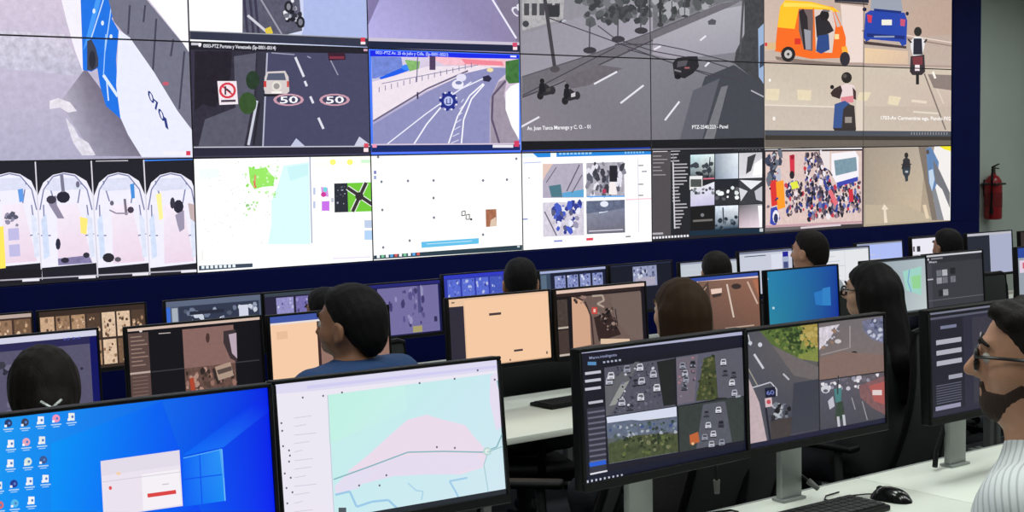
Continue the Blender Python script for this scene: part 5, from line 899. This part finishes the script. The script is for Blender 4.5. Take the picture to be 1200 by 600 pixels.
def head_prims(beard=False):
    L = [C((0, -.015, 1.04), (0, .008, 1.17), .062, .056, .03), E((0, -.004, 1.285), (.076, .099, .090)), E((0, .03, 1.225), (.063, .070, .080), .03), E((0, .062, 1.172), (.034, .032, .026), .03)]
    for s in (-1, 1):
        L += [E((s*.046, .045, 1.235), (.026, .034, .026), .02), E((s*.081, -.008, 1.250), (.010, .022, .033), .005), E((s*.076, .0, 1.228), (.009, .012, .014), .005), ('se', .004, ((s*.092, -.002, 1.250), np.array((.008, .010, .018))))]
    L += [C((-.034, .088, 1.290), (.034, .088, 1.290), .011, .011, .014), ('se', .012, ((-.033, .106, 1.266), np.array((.017, .016, .011)))), ('se', .012, ((.033, .106, 1.266), np.array((.017, .016, .011))))]
    L += [C((0, .096, 1.278), (0, .121, 1.238), .008, .0125, .010), C((-.012, .106, 1.232), (.012, .106, 1.232), .0085, .0085, .008), C((-.017, .094, 1.204), (.017, .094, 1.204), .0085, .0085, .006), C((-.015, .092, 1.191), (.015, .092, 1.191), .0095, .0095, .006), ('sc', .004, ((-.022, .102, 1.1975), (.022, .102, 1.1975), .0022, .0022))]
    return L
SH, EL, WR = (.185, -.01, 1.01), (.235, .07, .775), (.15, .28, .650)
def torso_prims(d=0.0):
    return [C((-.085, -.01, .56), (.085, -.01, .56), .135+d, None, .05), C((-.05, -.02, .68), (.05, -.02, .68), .125+d, None, .06), C((-.07, -.02, .84), (.07, -.02, .84), .122+d, None, .06),
            C((-.085, -.025, .95), (.085, -.025, .95), .108+d, None, .06), C((-.15, -.02, 1.01), (.15, -.02, 1.01), .066+d, None, .06), C((-.04, -.02, 1.05), (.04, -.02, 1.05), .055+d, None, .05)]
def arm_prims(d=0.0, upto=1.0):
    L = []
    for s in (-1, 1):
        f = lambda p: np.array((s*p[0], p[1], p[2])); w = f(EL)+(f(WR)-f(EL))*upto
        L += [C(f(SH), f(EL), .056+d, .043+d, .03), C(f(EL), w, .042+d, .030+d, .02)]
    return L
def leg_prims(d=0.0):
    L = []
    for s in (-1, 1): L += [C((s*.09, .0, .55), (s*.13, .40, .53), .088+d, .064+d, .04), C((s*.13, .40, .52), (s*.13, .38, .12), .060+d, .040+d, .03)]
    return L
def foot_prims(d=0.0):
    L = []
    for s in (-1, 1): L += [C((s*.13, .36, .055), (s*.14, .53, .040), .040+d, .030+d, .02), C((s*.13, .36, .055), (s*.13, .38, .13), .038+d, .036+d, .02)]
    return L
def hand_mesh():
    Vs, Qs, n = [], [], 0
    for s in (-1, 1):
        w = np.array((s*WR[0], WR[1], WR[2])); ix = np.array((-s*1.0, .25, 0)); ix /= np.linalg.norm(ix); fw = np.array((-s*.18, .98, -.03)); fw /= np.linalg.norm(fw); dn = np.array((0, 0, -1.0))
        sd = ix-fw*(ix@fw); sd /= np.linalg.norm(sd)
        P = [C(w-fw*.03, w+fw*.02, .029, .026, .01), C(w+fw*.02+sd*.016, w+fw*.075+sd*.026, .017, .015, .02), C(w+fw*.02-sd*.014, w+fw*.072-sd*.022, .017, .014, .02), C(w+fw*.03, w+fw*.08, .018, .015, .02)]
        for q, (o, l) in enumerate(((.029, .072), (.010, .080), (-.009, .074), (-.027, .058))):
            a = w+fw*.078+sd*o; b = a+fw*l*.5+dn*.004; c = b+fw*l*.27+dn*l*.22; e = c+fw*l*.10+dn*l*.24
            P += [C(a, b, .0092, .0086, .006), C(b, c, .0086, .0080, .003), C(c, e, .0080, .0070, .003)]
        t0 = w+fw*.022+sd*.026; t1 = t0+sd*.026+fw*.028+dn*.010; t2 = t1+fw*.034+sd*.006+dn*.006
        P += [C(t0, t1, .013, .0105, .012), C(t1, t2, .0100, .0082, .003)]
        V, Q = field(P, w+np.array((-.09, -.08, -.07)), w+np.array((.09, .20, .06)), .0042)
        Vs.append(V); Qs.append(Q+n); n += len(V)
    return np.concatenate(Vs), np.concatenate(Qs)
def hair_prims(style):
    clump = ('ax', 0, lambda X, Y, Z: .0016*np.sin(X*170+Z*40)*np.sin(Y*150-Z*55)+.0012*np.sin(X*330+Y*90)*np.sin(Z*140+Y*200))
    def thin(line, w=.045, t=.016):          # the hair thins out into the skin towards its line
        return ('ax', 0, lambda X, Y, Z: t*np.clip(1-(Z-line(X, Y))/w, 0, 1)**1.5+np.clip(line(X, Y)-Z, 0, 1))
    if style == 'short':
        line = lambda X, Y: np.where(Y < .02, 1.150+(Y+.10)*.95, 1.264+(Y-.02)*1.15)+.003*np.sin(X*150)
        return [E((0, -.008, 1.286), (.0835, .1055, .0965), .01), E((0, .008, 1.332), (.066, .086, .050), .02), C((0, -.045, 1.23), (0, -.035, 1.16), .062, .050, .03), thin(line), clump]
    if style == 'thick':
        L = [E((0, -.012, 1.286), (.086, .106, .098), .01), C((0, -.045, 1.23), (0, -.035, 1.16), .064, .052, .03)]
        R = random.Random(5)
        for k in range(22): L.append(E((R.uniform(-.06, .06), R.uniform(-.07, .055), 1.346+R.uniform(-.012, .012)), (.026, .028, .022), .012))
        for k in range(7): L.append(E((-.055+k*.018, .070+.010*math.sin(k*2.1), 1.345+.006*math.cos(k*1.7)), (.018, .024, .018), .008))
        return L+[thin(lambda X, Y: np.where(Y < .02, 1.150+(Y+.10)*.95, 1.262+(Y-.02)*1.25)+.003*np.sin(X*150), .035, .014), clump]
    if style == 'bob':
        return [E((0, -.012, 1.287), (.090, .112, .102), .01), C((0, -.045, 1.24), (0, -.055, 1.06), .092, .084, .03), C((-.07, -.012, 1.26), (-.082, -.015, 1.06), .034, .026, .03), C((.07, -.012, 1.26), (.082, -.015, 1.06), .034, .026, .03), ('ax', 0, lambda X, Y, Z: .0022*np.sin(X*130+Y*25)*np.sin(Y*120+1)), ('ix', 0, lambda X, Y, Z: np.maximum(Y-.025-np.clip(Z-1.27, 0, .2)*1.1, 1.03-Z))]
    if style == 'long':
        return [E((0, -.012, 1.287), (.091, .114, .102), .01), C((0, -.045, 1.24), (0, -.115, .98), .095, .085, .04), C((0, -.115, .98), (.015, -.14, .84), .085, .04, .03), C((-.07, -.012, 1.26), (-.09, -.04, 1.02), .034, .03, .03), C((.07, -.012, 1.26), (.09, -.04, 1.02), .034, .03, .03), ('ax', 0, lambda X, Y, Z: .0026*np.sin(X*130+Y*25+Z*6)*np.sin(Y*110+1)), ('ix', 0, lambda X, Y, Z: np.maximum(Y-.025-np.clip(Z-1.27, 0, .2)*1.1, .70-Z))]
    return [E((0, -.012, 1.285), (.096, .116, .103), .01), C((0, -.035, 1.24), (0, -.045, 1.15), .092, .070, .03), E((0, -.115, 1.225), (.060, .040, .050), .03), ('ax', 0, lambda X, Y, Z: .0022*np.sin(X*150)*np.sin(Y*120+1)), ('ix', 0, lambda X, Y, Z: np.maximum(Y-.03-np.clip(Z-1.27, 0, .2)*1.1, 1.13-Z))]
M_SKIN = {'a': mat('skin_tan', (192, 142, 114), .5, noise=.05, nscale=60), 'b': mat('skin_brown', (158, 112, 86), .5, noise=.05, nscale=60), 'c': mat('skin_light', (206, 164, 138), .5, noise=.05, nscale=60)}
M_HAIR = {'black': mat('hair_black', (17, 16, 16), .62, kind='hair', spec=.16), 'brown': mat('hair_brown', (54, 37, 24), .62, kind='hair', spec=.16), 'dark': mat('hair_dark_brown', (25, 20, 18), .62, kind='hair', spec=.16)}
M_TROU = mat('dark_trousers', (30, 32, 40), .9, bump=.3, nscale=250); M_SHOE = mat('black_shoe', (18, 17, 17), .4)
CACHE = {}
def cached(key, fn):
    if key not in CACHE: CACHE[key] = fn()
    return CACHE[key]
LO, HI = (-.36, -.26, -.02), (.36, .62, 1.42)
def join(*parts):
    Vs, Qs, n = [], [], 0
    for V, Q in parts: Vs.append(V); Qs.append(Q+n); n += len(V)
    return np.concatenate(Vs), np.concatenate(Qs)
def shrug(V, a):
    z = V[:, 2]; V = V.copy(); t = np.clip((z-.55)/.45, 0, 1)*np.clip((1.20-z)/.12, 0, 1); V[:, 2] = z+a*t; return V
def turn_head(V, yaw, nod=0.0):
    V = V.copy(); t = np.clip((V[:, 2]-1.03)/.11, 0, 1); t = t*t*(3-2*t); a = yaw*t
    x, y = V[:, 0].copy(), V[:, 1].copy(); c, s = np.cos(a), np.sin(a); V[:, 0] = x*c-y*s; V[:, 1] = x*s+y*c
    if nod:
        pz = 1.12; d = np.clip(V[:, 2]-pz, 0, 1); V[:, 1] += math.sin(nod)*d*math.cos(yaw); V[:, 0] -= math.sin(nod)*d*math.sin(yaw)
    return V
def npobj(name, VQ, m, parent, sc):
    V, Q = VQ; me = bpy.data.meshes.new(name); me.from_pydata((V*np.array(sc)).tolist(), [], Q.tolist()); me.materials.append(m)
    me.polygons.foreach_set('use_smooth', [True]*len(me.polygons)); o = bpy.data.objects.new(name, me); link(o, parent); return o
def person(x, y, zf, yaw, scale, label, head=0.0, hair='short', hcol='black', skin='b', shirt=(30, 36, 58), fine=False, stripe=False, slim=1.0, nod=0.0, beard=False, glasses=False, up=.03):
    """seated figure; x, y is the point on the floor below the hips"""
    e = empty('person', (x, y, zf), yaw, label, 'person', 'people at the desks'); hb = .0085
    sc = (scale*slim, scale, scale)
    body = cached(('body', fine), lambda: join(field(torso_prims()+arm_prims()+leg_prims()+foot_prims(-.008)+head_prims(), LO, HI, .0065 if fine else hb), cached('hands', hand_mesh)))
    npobj('body', (turn_head(shrug(body[0], up), head, nod), body[1]), M_SKIN[skin], e, sc)
    sv = cached(('shirt', fine), lambda: field(torso_prims(.012)+arm_prims(.012, .9)+[C((0, -.02, 1.06), (0, -.012, 1.085), .074, .070, .02), ('ix', 0, lambda X, Y, Z: np.maximum(.53-Z, Z-1.115-.1*np.abs(Y+.02)+.25*np.clip(Y-.01, 0, 1)))], LO, HI, .0075 if fine else .012))
    sm = mat('white_striped_shirt', (226, 230, 232), .8, kind='stripe') if stripe else mat('shirt_%d_%d_%d' % shirt, shirt, .85, bump=.25, nscale=90)
    npobj('shirt', (shrug(sv[0], up), sv[1]), sm, e, sc)
    npobj('trousers', cached('trousers', lambda: field([C((-.085, -.01, .56), (.085, -.01, .56), .140, None, .05)]+leg_prims(.010)+[('ix', 0, lambda X, Y, Z: np.maximum(Z-.66, .10-Z))], LO, HI, .012)), M_TROU, e, sc)
    npobj('shoes', cached('shoes', lambda: field(foot_prims(.004)+[('ix', 0, lambda X, Y, Z: np.maximum(Z-.115, .004-Z))], LO, (.36, .62, .2), .010)), M_SHOE, e, sc)
    hv = cached(('hair', hair, fine), lambda: field(hair_prims(hair), (-.14, -.22, .66), (.14, .16, 1.43), .005 if fine else .0075))
    npobj('hair', (turn_head(hv[0], head, nod), hv[1]), M_HAIR[hcol], e, sc)
    T = lambda pts: (turn_head(np.array(pts, float), head, nod)*np.array(sc)).tolist()
    for s in (-1, 1):
        ev, eq = cached(('eye', s), lambda: field([E((s*.033, .0835, 1.266), (.0125, .0125, .0125), .001)], (s*.033-.02, .06, 1.245), (s*.033+.02, .105, 1.287), .0022))
        eo = npobj('eye', (turn_head(ev, head, nod), eq), mat('eye_white', (214, 208, 200), .25), e, sc)
        iv, iq = cached(('iris', s), lambda: field([E((s*.033, .0925, 1.266), (.0062, .0042, .0062), .001)], (s*.033-.01, .08, 1.255), (s*.033+.01, .10, 1.277), .0014))
        npobj('iris', (turn_head(iv, head, nod), iq), mat('iris_dark', (30, 20, 14), .2), eo, sc)
        bv = cached(('brow', s), lambda: field([C((s*.014, .1005, 1.292), (s*.034, .0985, 1.299), .0042, .0045, .003), C((s*.034, .0985, 1.299), (s*.056, .083, 1.291), .0045, .003, .003)], (s*.035-.04, .06, 1.27), (s*.035+.04, .115, 1.315), .0022))
        npobj('eyebrow', (turn_head(bv[0], head, nod), bv[1]), M_HAIR[hcol], e, sc)
    if beard:
        bl = lambda X, Y: np.where(np.abs(X) < .030, 1.226, 1.210)+np.clip((.055-Y)*.8, 0, .075)
        bv = field([E((0, .03, 1.224), (.0665, .0735, .0835), .01), E((0, .062, 1.171), (.038, .037, .031), .03), E((-.046, .045, 1.235), (.028, .036, .028), .02), E((.046, .045, 1.235), (.028, .036, .028), .02), C((-.022, .092, 1.2135), (.022, .092, 1.2135), .0085, .0085, .006), ('se', .004, ((0, .104, 1.198), np.array((.021, .02, .0085)))),
                    ('ax', 0, lambda X, Y, Z: .009*np.clip((Z-bl(X, Y)+.014)/.014, 0, 1)+np.clip(Z-bl(X, Y), 0, 1)+np.clip(-.002-Y, 0, 1)*.6+.0009*np.sin(X*500+Z*300)*np.sin(Y*420-Z*260))], (-.10, -.05, 1.12), (.10, .135, 1.31), .004)
        npobj('beard', (turn_head(bv[0], head, nod), bv[1]), mat('beard_dark', (58, 41, 33), .85, kind='hair'), e, sc)
    if glasses:
        gb = MB()
        for s in (-1, 1):
            gb.tube(T([(s*.034+.0245*math.cos(t)*1.0, .106-.10*abs(s*.034+.0245*math.cos(t))*.12, 1.262+.0195*math.sin(t)) for t in [k*math.pi/10 for k in range(20)]]), .0040*scale, 6, True)
            gb.tube(T([(s*.058, .104, 1.270), (s*.074, .085, 1.272), (s*.082, .02, 1.270), (s*.084, -.02, 1.262)]), .0034*scale, 6)
        gb.tube(T([(-.011, .107, 1.267), (0, .113, 1.272), (.011, .107, 1.267)]), .0022*scale, 6)
        go = gb.build('glasses', mat('glasses_frame', (16, 15, 16), .3), e)
        for s in (-1, 1):
            lb = MB(); vs = [lb.bm.verts.new(q) for q in T([(s*.034+.0235*math.cos(t), .1055, 1.262+.0185*math.sin(t)) for t in [k*math.pi/8 for k in range(16)]])]
            lb.bm.faces.new(vs); lens = lb.build('lens', LENS, go)
    return e
LENS = bpy.data.materials.new('lens_glass'); LENS.use_nodes = True; _b = LENS.node_tree.nodes['Principled BSDF']
_b.inputs['Base Color'].default_value = (.8, .82, .85, 1); _b.inputs['Alpha'].default_value = .22; _b.inputs['Roughness'].default_value = .05

def seat(x, y, zf, yaw, plabel, clabel, **k):
    """a person whose head stands above (x, y) and the chair under them"""
    s = k.get('scale', 1.0); e = person(x, y, zf, yaw, s, plabel, **{a: b for a, b in k.items() if a != 'scale'})
    chair(x-math.sin(yaw)*(-.02), y+math.cos(yaw)*(-.02)-.0, zf, yaw, clabel); return e
seat(-4.622, -6.163, F1, .35, 'man in a white striped shirt with glasses and short beard', 'office chair under the man in the striped shirt', scale=1.02, head=.18, up=.0, hair='thick', hcol='dark', skin='a', fine=True, stripe=True, beard=True, glasses=True)
seat(-4.892, -4.01, F2, .30, 'man with short black hair in a dark blue shirt', 'office chair under the man in the blue shirt', scale=1.055, head=.12, up=.075, skin='b', shirt=(36, 66, 112))
seat(-3.515, -4.0, F2, .0, 'woman with straight brown hair at the middle row', 'office chair under the woman with brown hair', scale=1.0, hair='bob', hcol='brown', skin='c', shirt=(44, 42, 44), slim=.93)
seat(-2.425, -3.99, F2, .12, 'woman with long dark hair and glasses', 'office chair under the woman in glasses, its mesh back exposed', scale=.995, head=.08, hair='long', hcol='black', skin='c', shirt=(26, 28, 30), slim=.93, glasses=True)
seat(-5.842, -4.02, F2, -.2, 'woman with dark hair held by a metal clip', 'office chair under the woman with clipped up hair', scale=.985, hair='tied', hcol='dark', skin='b', shirt=(60, 58, 66), slim=.95)
seat(-.652, -2.11, F3, .1, 'man with neatly parted black hair and bare ear, front row', 'office chair under the man with parted hair', scale=1.07, hair='short', hcol='dark', skin='a', shirt=(190, 196, 206))
seat(.822, -2.01, F3, -.25, 'person with cropped black hair before a bright white monitor', 'office chair under the person with cropped hair', scale=1.027, skin='b', shirt=(40, 44, 60))
seat(-2.828, -2.12, F3, -.35, 'person with black hair beside the glowing blue monitor', 'office chair behind the peach page monitor', scale=1.043, head=-.2, skin='a', shirt=(36, 40, 52))
seat(-3.945, -2.12, F3, .1, 'dark haired person before the violet tunnel arches', 'office chair before the violet tunnel arches monitor', scale=.992, skin='b', shirt=(30, 34, 48))
seat(-1.438, -2.11, F3, -.3, 'dark haired person before the pale front row monitor', 'office chair before the black front row monitor', scale=1.011, head=-.2, hcol='dark', skin='a', shirt=(34, 36, 44))
chair(-4.20, -3.97, F2, .80, 'empty black office chair between the blue shirt and brown hair')
c = chair(1.62, -2.05, F3, -.5, 'empty office chair with a dark brown mesh back')
for ch in c.children:
    if ch.name.startswith('backrest'): ch.data = ch.data.copy(); ch.data.materials[0] = M_BRN

# hair clip of the woman in the second row
hc = [o for o in bpy.data.objects if o.get('label', '').startswith('woman with dark hair held')][0]
mb = MB()
for a in (-1, 1): mb.tube([(-.026*a, -.158, 1.240), (0, -.168, 1.222), (.024*a, -.160, 1.196)], .0045, 6)
mb.box((0, -.166, 1.198), (.008, .006, .036), .002, 1)
mb.build('hair_clip', mat('clip_metal', (190, 196, 194), .3, metal=.6), hc)

# ------------------------------------------------------------------ things on the desks
def keyboard(x, y, z, rz, label):
    e = empty('keyboard', (x, y, z), rz, label, 'keyboard', 'black keyboards')
    MB().box((0, 0, .008), (.44, .145, .016), .005).build('case', M_BLACK, e)
    k = MB()
    for r in range(5):
        for c in range(15): k.box((-.196+c*.028, -.052+r*.024, .0185), (.024, .020, .005))
    k.build('keycaps', mat('keycap_black', (34, 35, 37), .55), e, smooth=False)['kind'] = 'stuff'
    MB().tube([(.15, .072, .010), (.16, .10, .006), (.20, .13, .004), (.26, .135, .004)], .0022, 6).build('cable', M_BLACK, e)
keyboard(-4.315, -5.335, D1, .0, 'black keyboard on the white desk beside the mouse')
keyboard(-3.17, -2.985, D2, .05, 'black keyboard on the desk below the peach page screen')
keyboard(-4.55, -3.10, D2, 0, 'black keyboard in front of the man in blue')
keyboard(-2.72, -1.30, D3, 0, 'black keyboard below the dim violet hall monitor')
e = empty('computer_mouse', (-4.006, -5.338, D1), .18, 'shiny black mouse on the white desk', 'mouse')
m_ = MB(); N = 18
def mouse_z(u, v): return .036*(1-u**4)*(1-.25*(u-.1)**2)*max(0, 1-abs(v)**2.6)**.6
rows = []
for i in range(N+1):
    u = -1+2*i/N; wd = .031*(1-.12*u*u+.05*u)*(max(0, 1-abs(u)**5))**.5; rows.append([m_.bm.verts.new((wd*(-1+2*j/12), .060*u, max(0.0005, mouse_z(u, -1+2*j/12)))) for j in range(13)])
for i in range(N):
    for j in range(12):
        m_.bm.faces.new((rows[i][j], rows[i][j+1], rows[i+1][j+1], rows[i+1][j]))
bot = [m_.bm.verts.new((v.co.x, v.co.y, 0)) for r in rows for v in (r[0], r[-1])]
M_GLOSS = mat('glossy_black', (12, 13, 13), .16, spec=.6)
bmesh.ops.remove_doubles(m_.bm, verts=m_.bm.verts, dist=.0003)
mo = m_.build('shell', M_GLOSS, e)
MB().cyl((-.004, .034, .0255), (.004, .034, .0255), .009, n=14).build('scroll_wheel', M_DARKG, e)
MB().tube([(0, .056, .008), (-.004, .072, .006), (-.03, .095, .004), (-.07, .115, .003), (-.13, .12, .003)], .002, 6).build('cable', M_BLACK, e)

# cables and plugs on the upper monitors
def hang(root, pts, plug=True, r=.004):
    MB().tube(pts, r, 8).build('cable', M_BLACK, root)
    if plug:
        a, b = Vector(pts[-2]), Vector(pts[-1]); MB().cyl(b, b+(b-a).normalized()*.035, .009, .007, 10).build('plug', mat('plug_grey', (92, 94, 92), .5), root)
hang(mA, [(.19, .05, .30), (.225, .06, .22), (.235, .07, .16), (.236, .07, .12)])
hang(mA, [(.05, .10, .26), (.06, .12, .12), (.07, .13, .03), (.07, .12, .0045)], False)
hang(mB, [(.035, .10, .22), (.048, .125, .14), (.05, .13, .07), (.06, .09, .045)])
hang(mC, [(.0, .125, .20), (-.04, .12, .10), (-.09, .105, .055), (-.11, .095, .012)], False, .008)
# loose wire curling on the desk edge
o = MB().tube([(-4.60, -5.17, D1+.004), (-4.55, -5.21, D1+.006), (-4.50, -5.22, D1+.02), (-4.44, -5.19, D1+.012), (-4.42, -5.145, D1+.004), (-4.50, -5.125, D1+.004)], .003, 6).build('loose_wire', M_BLACK)
tag(o, 'thin black wire curling at the back of the white desk', 'cable')

# ------------------------------------------------------------------ fire extinguisher on the bare wall
M_RED = mat('extinguisher_red', (150, 14, 26), .3, spec=.5)
e = empty('fire_extinguisher', (4.575, BY-.095, .99), 0, 'red fire extinguisher hung on the grey wall', 'extinguisher')
MB().lathe([(.055, 0), (.078, .008), (.082, .03), (.082, .33), (.076, .37), (.05, .41), (.026, .425), (.024, .44)], n=28).build('cylinder', M_RED, e)
MB().cyl((0, 0, .44), (0, 0, .475), .02).box((.0, 0, .49), (.03, .03, .035), .006).build('valve', mat('valve_brass', (92, 84, 70), .4, metal=.6), e)
MB().box((.035, 0, .515), (.11, .022, .010), .003, 1, Matrix.Rotation(-.25, 3, 'Y')).box((.03, 0, .49), (.10, .022, .010), .003, 1, Matrix.Rotation(.1, 3, 'Y')).build('handle', M_BLACK, e)
MB().tube([(-.015, 0, .485), (-.06, -.03, .47), (-.095, -.05, .38), (-.098, -.05, .25), (-.095, -.045, .12)], .011, 10).cyl((-.095, -.045, .12), (-.094, -.045, .06), .016, .02).build('hose', M_BLACK, e)
MB().lathe([(.0835, .12), (.0835, .26)], n=28).build('label_sleeve', mat('extinguisher_label', (120, 22, 30), .5, noise=.25, nscale=60), e)
MB().box((0, .088, .30), (.05, .012, .16), .003).box((0, .0, .34), (.172, .172, .018), .008).build('bracket', M_DARKG, e)
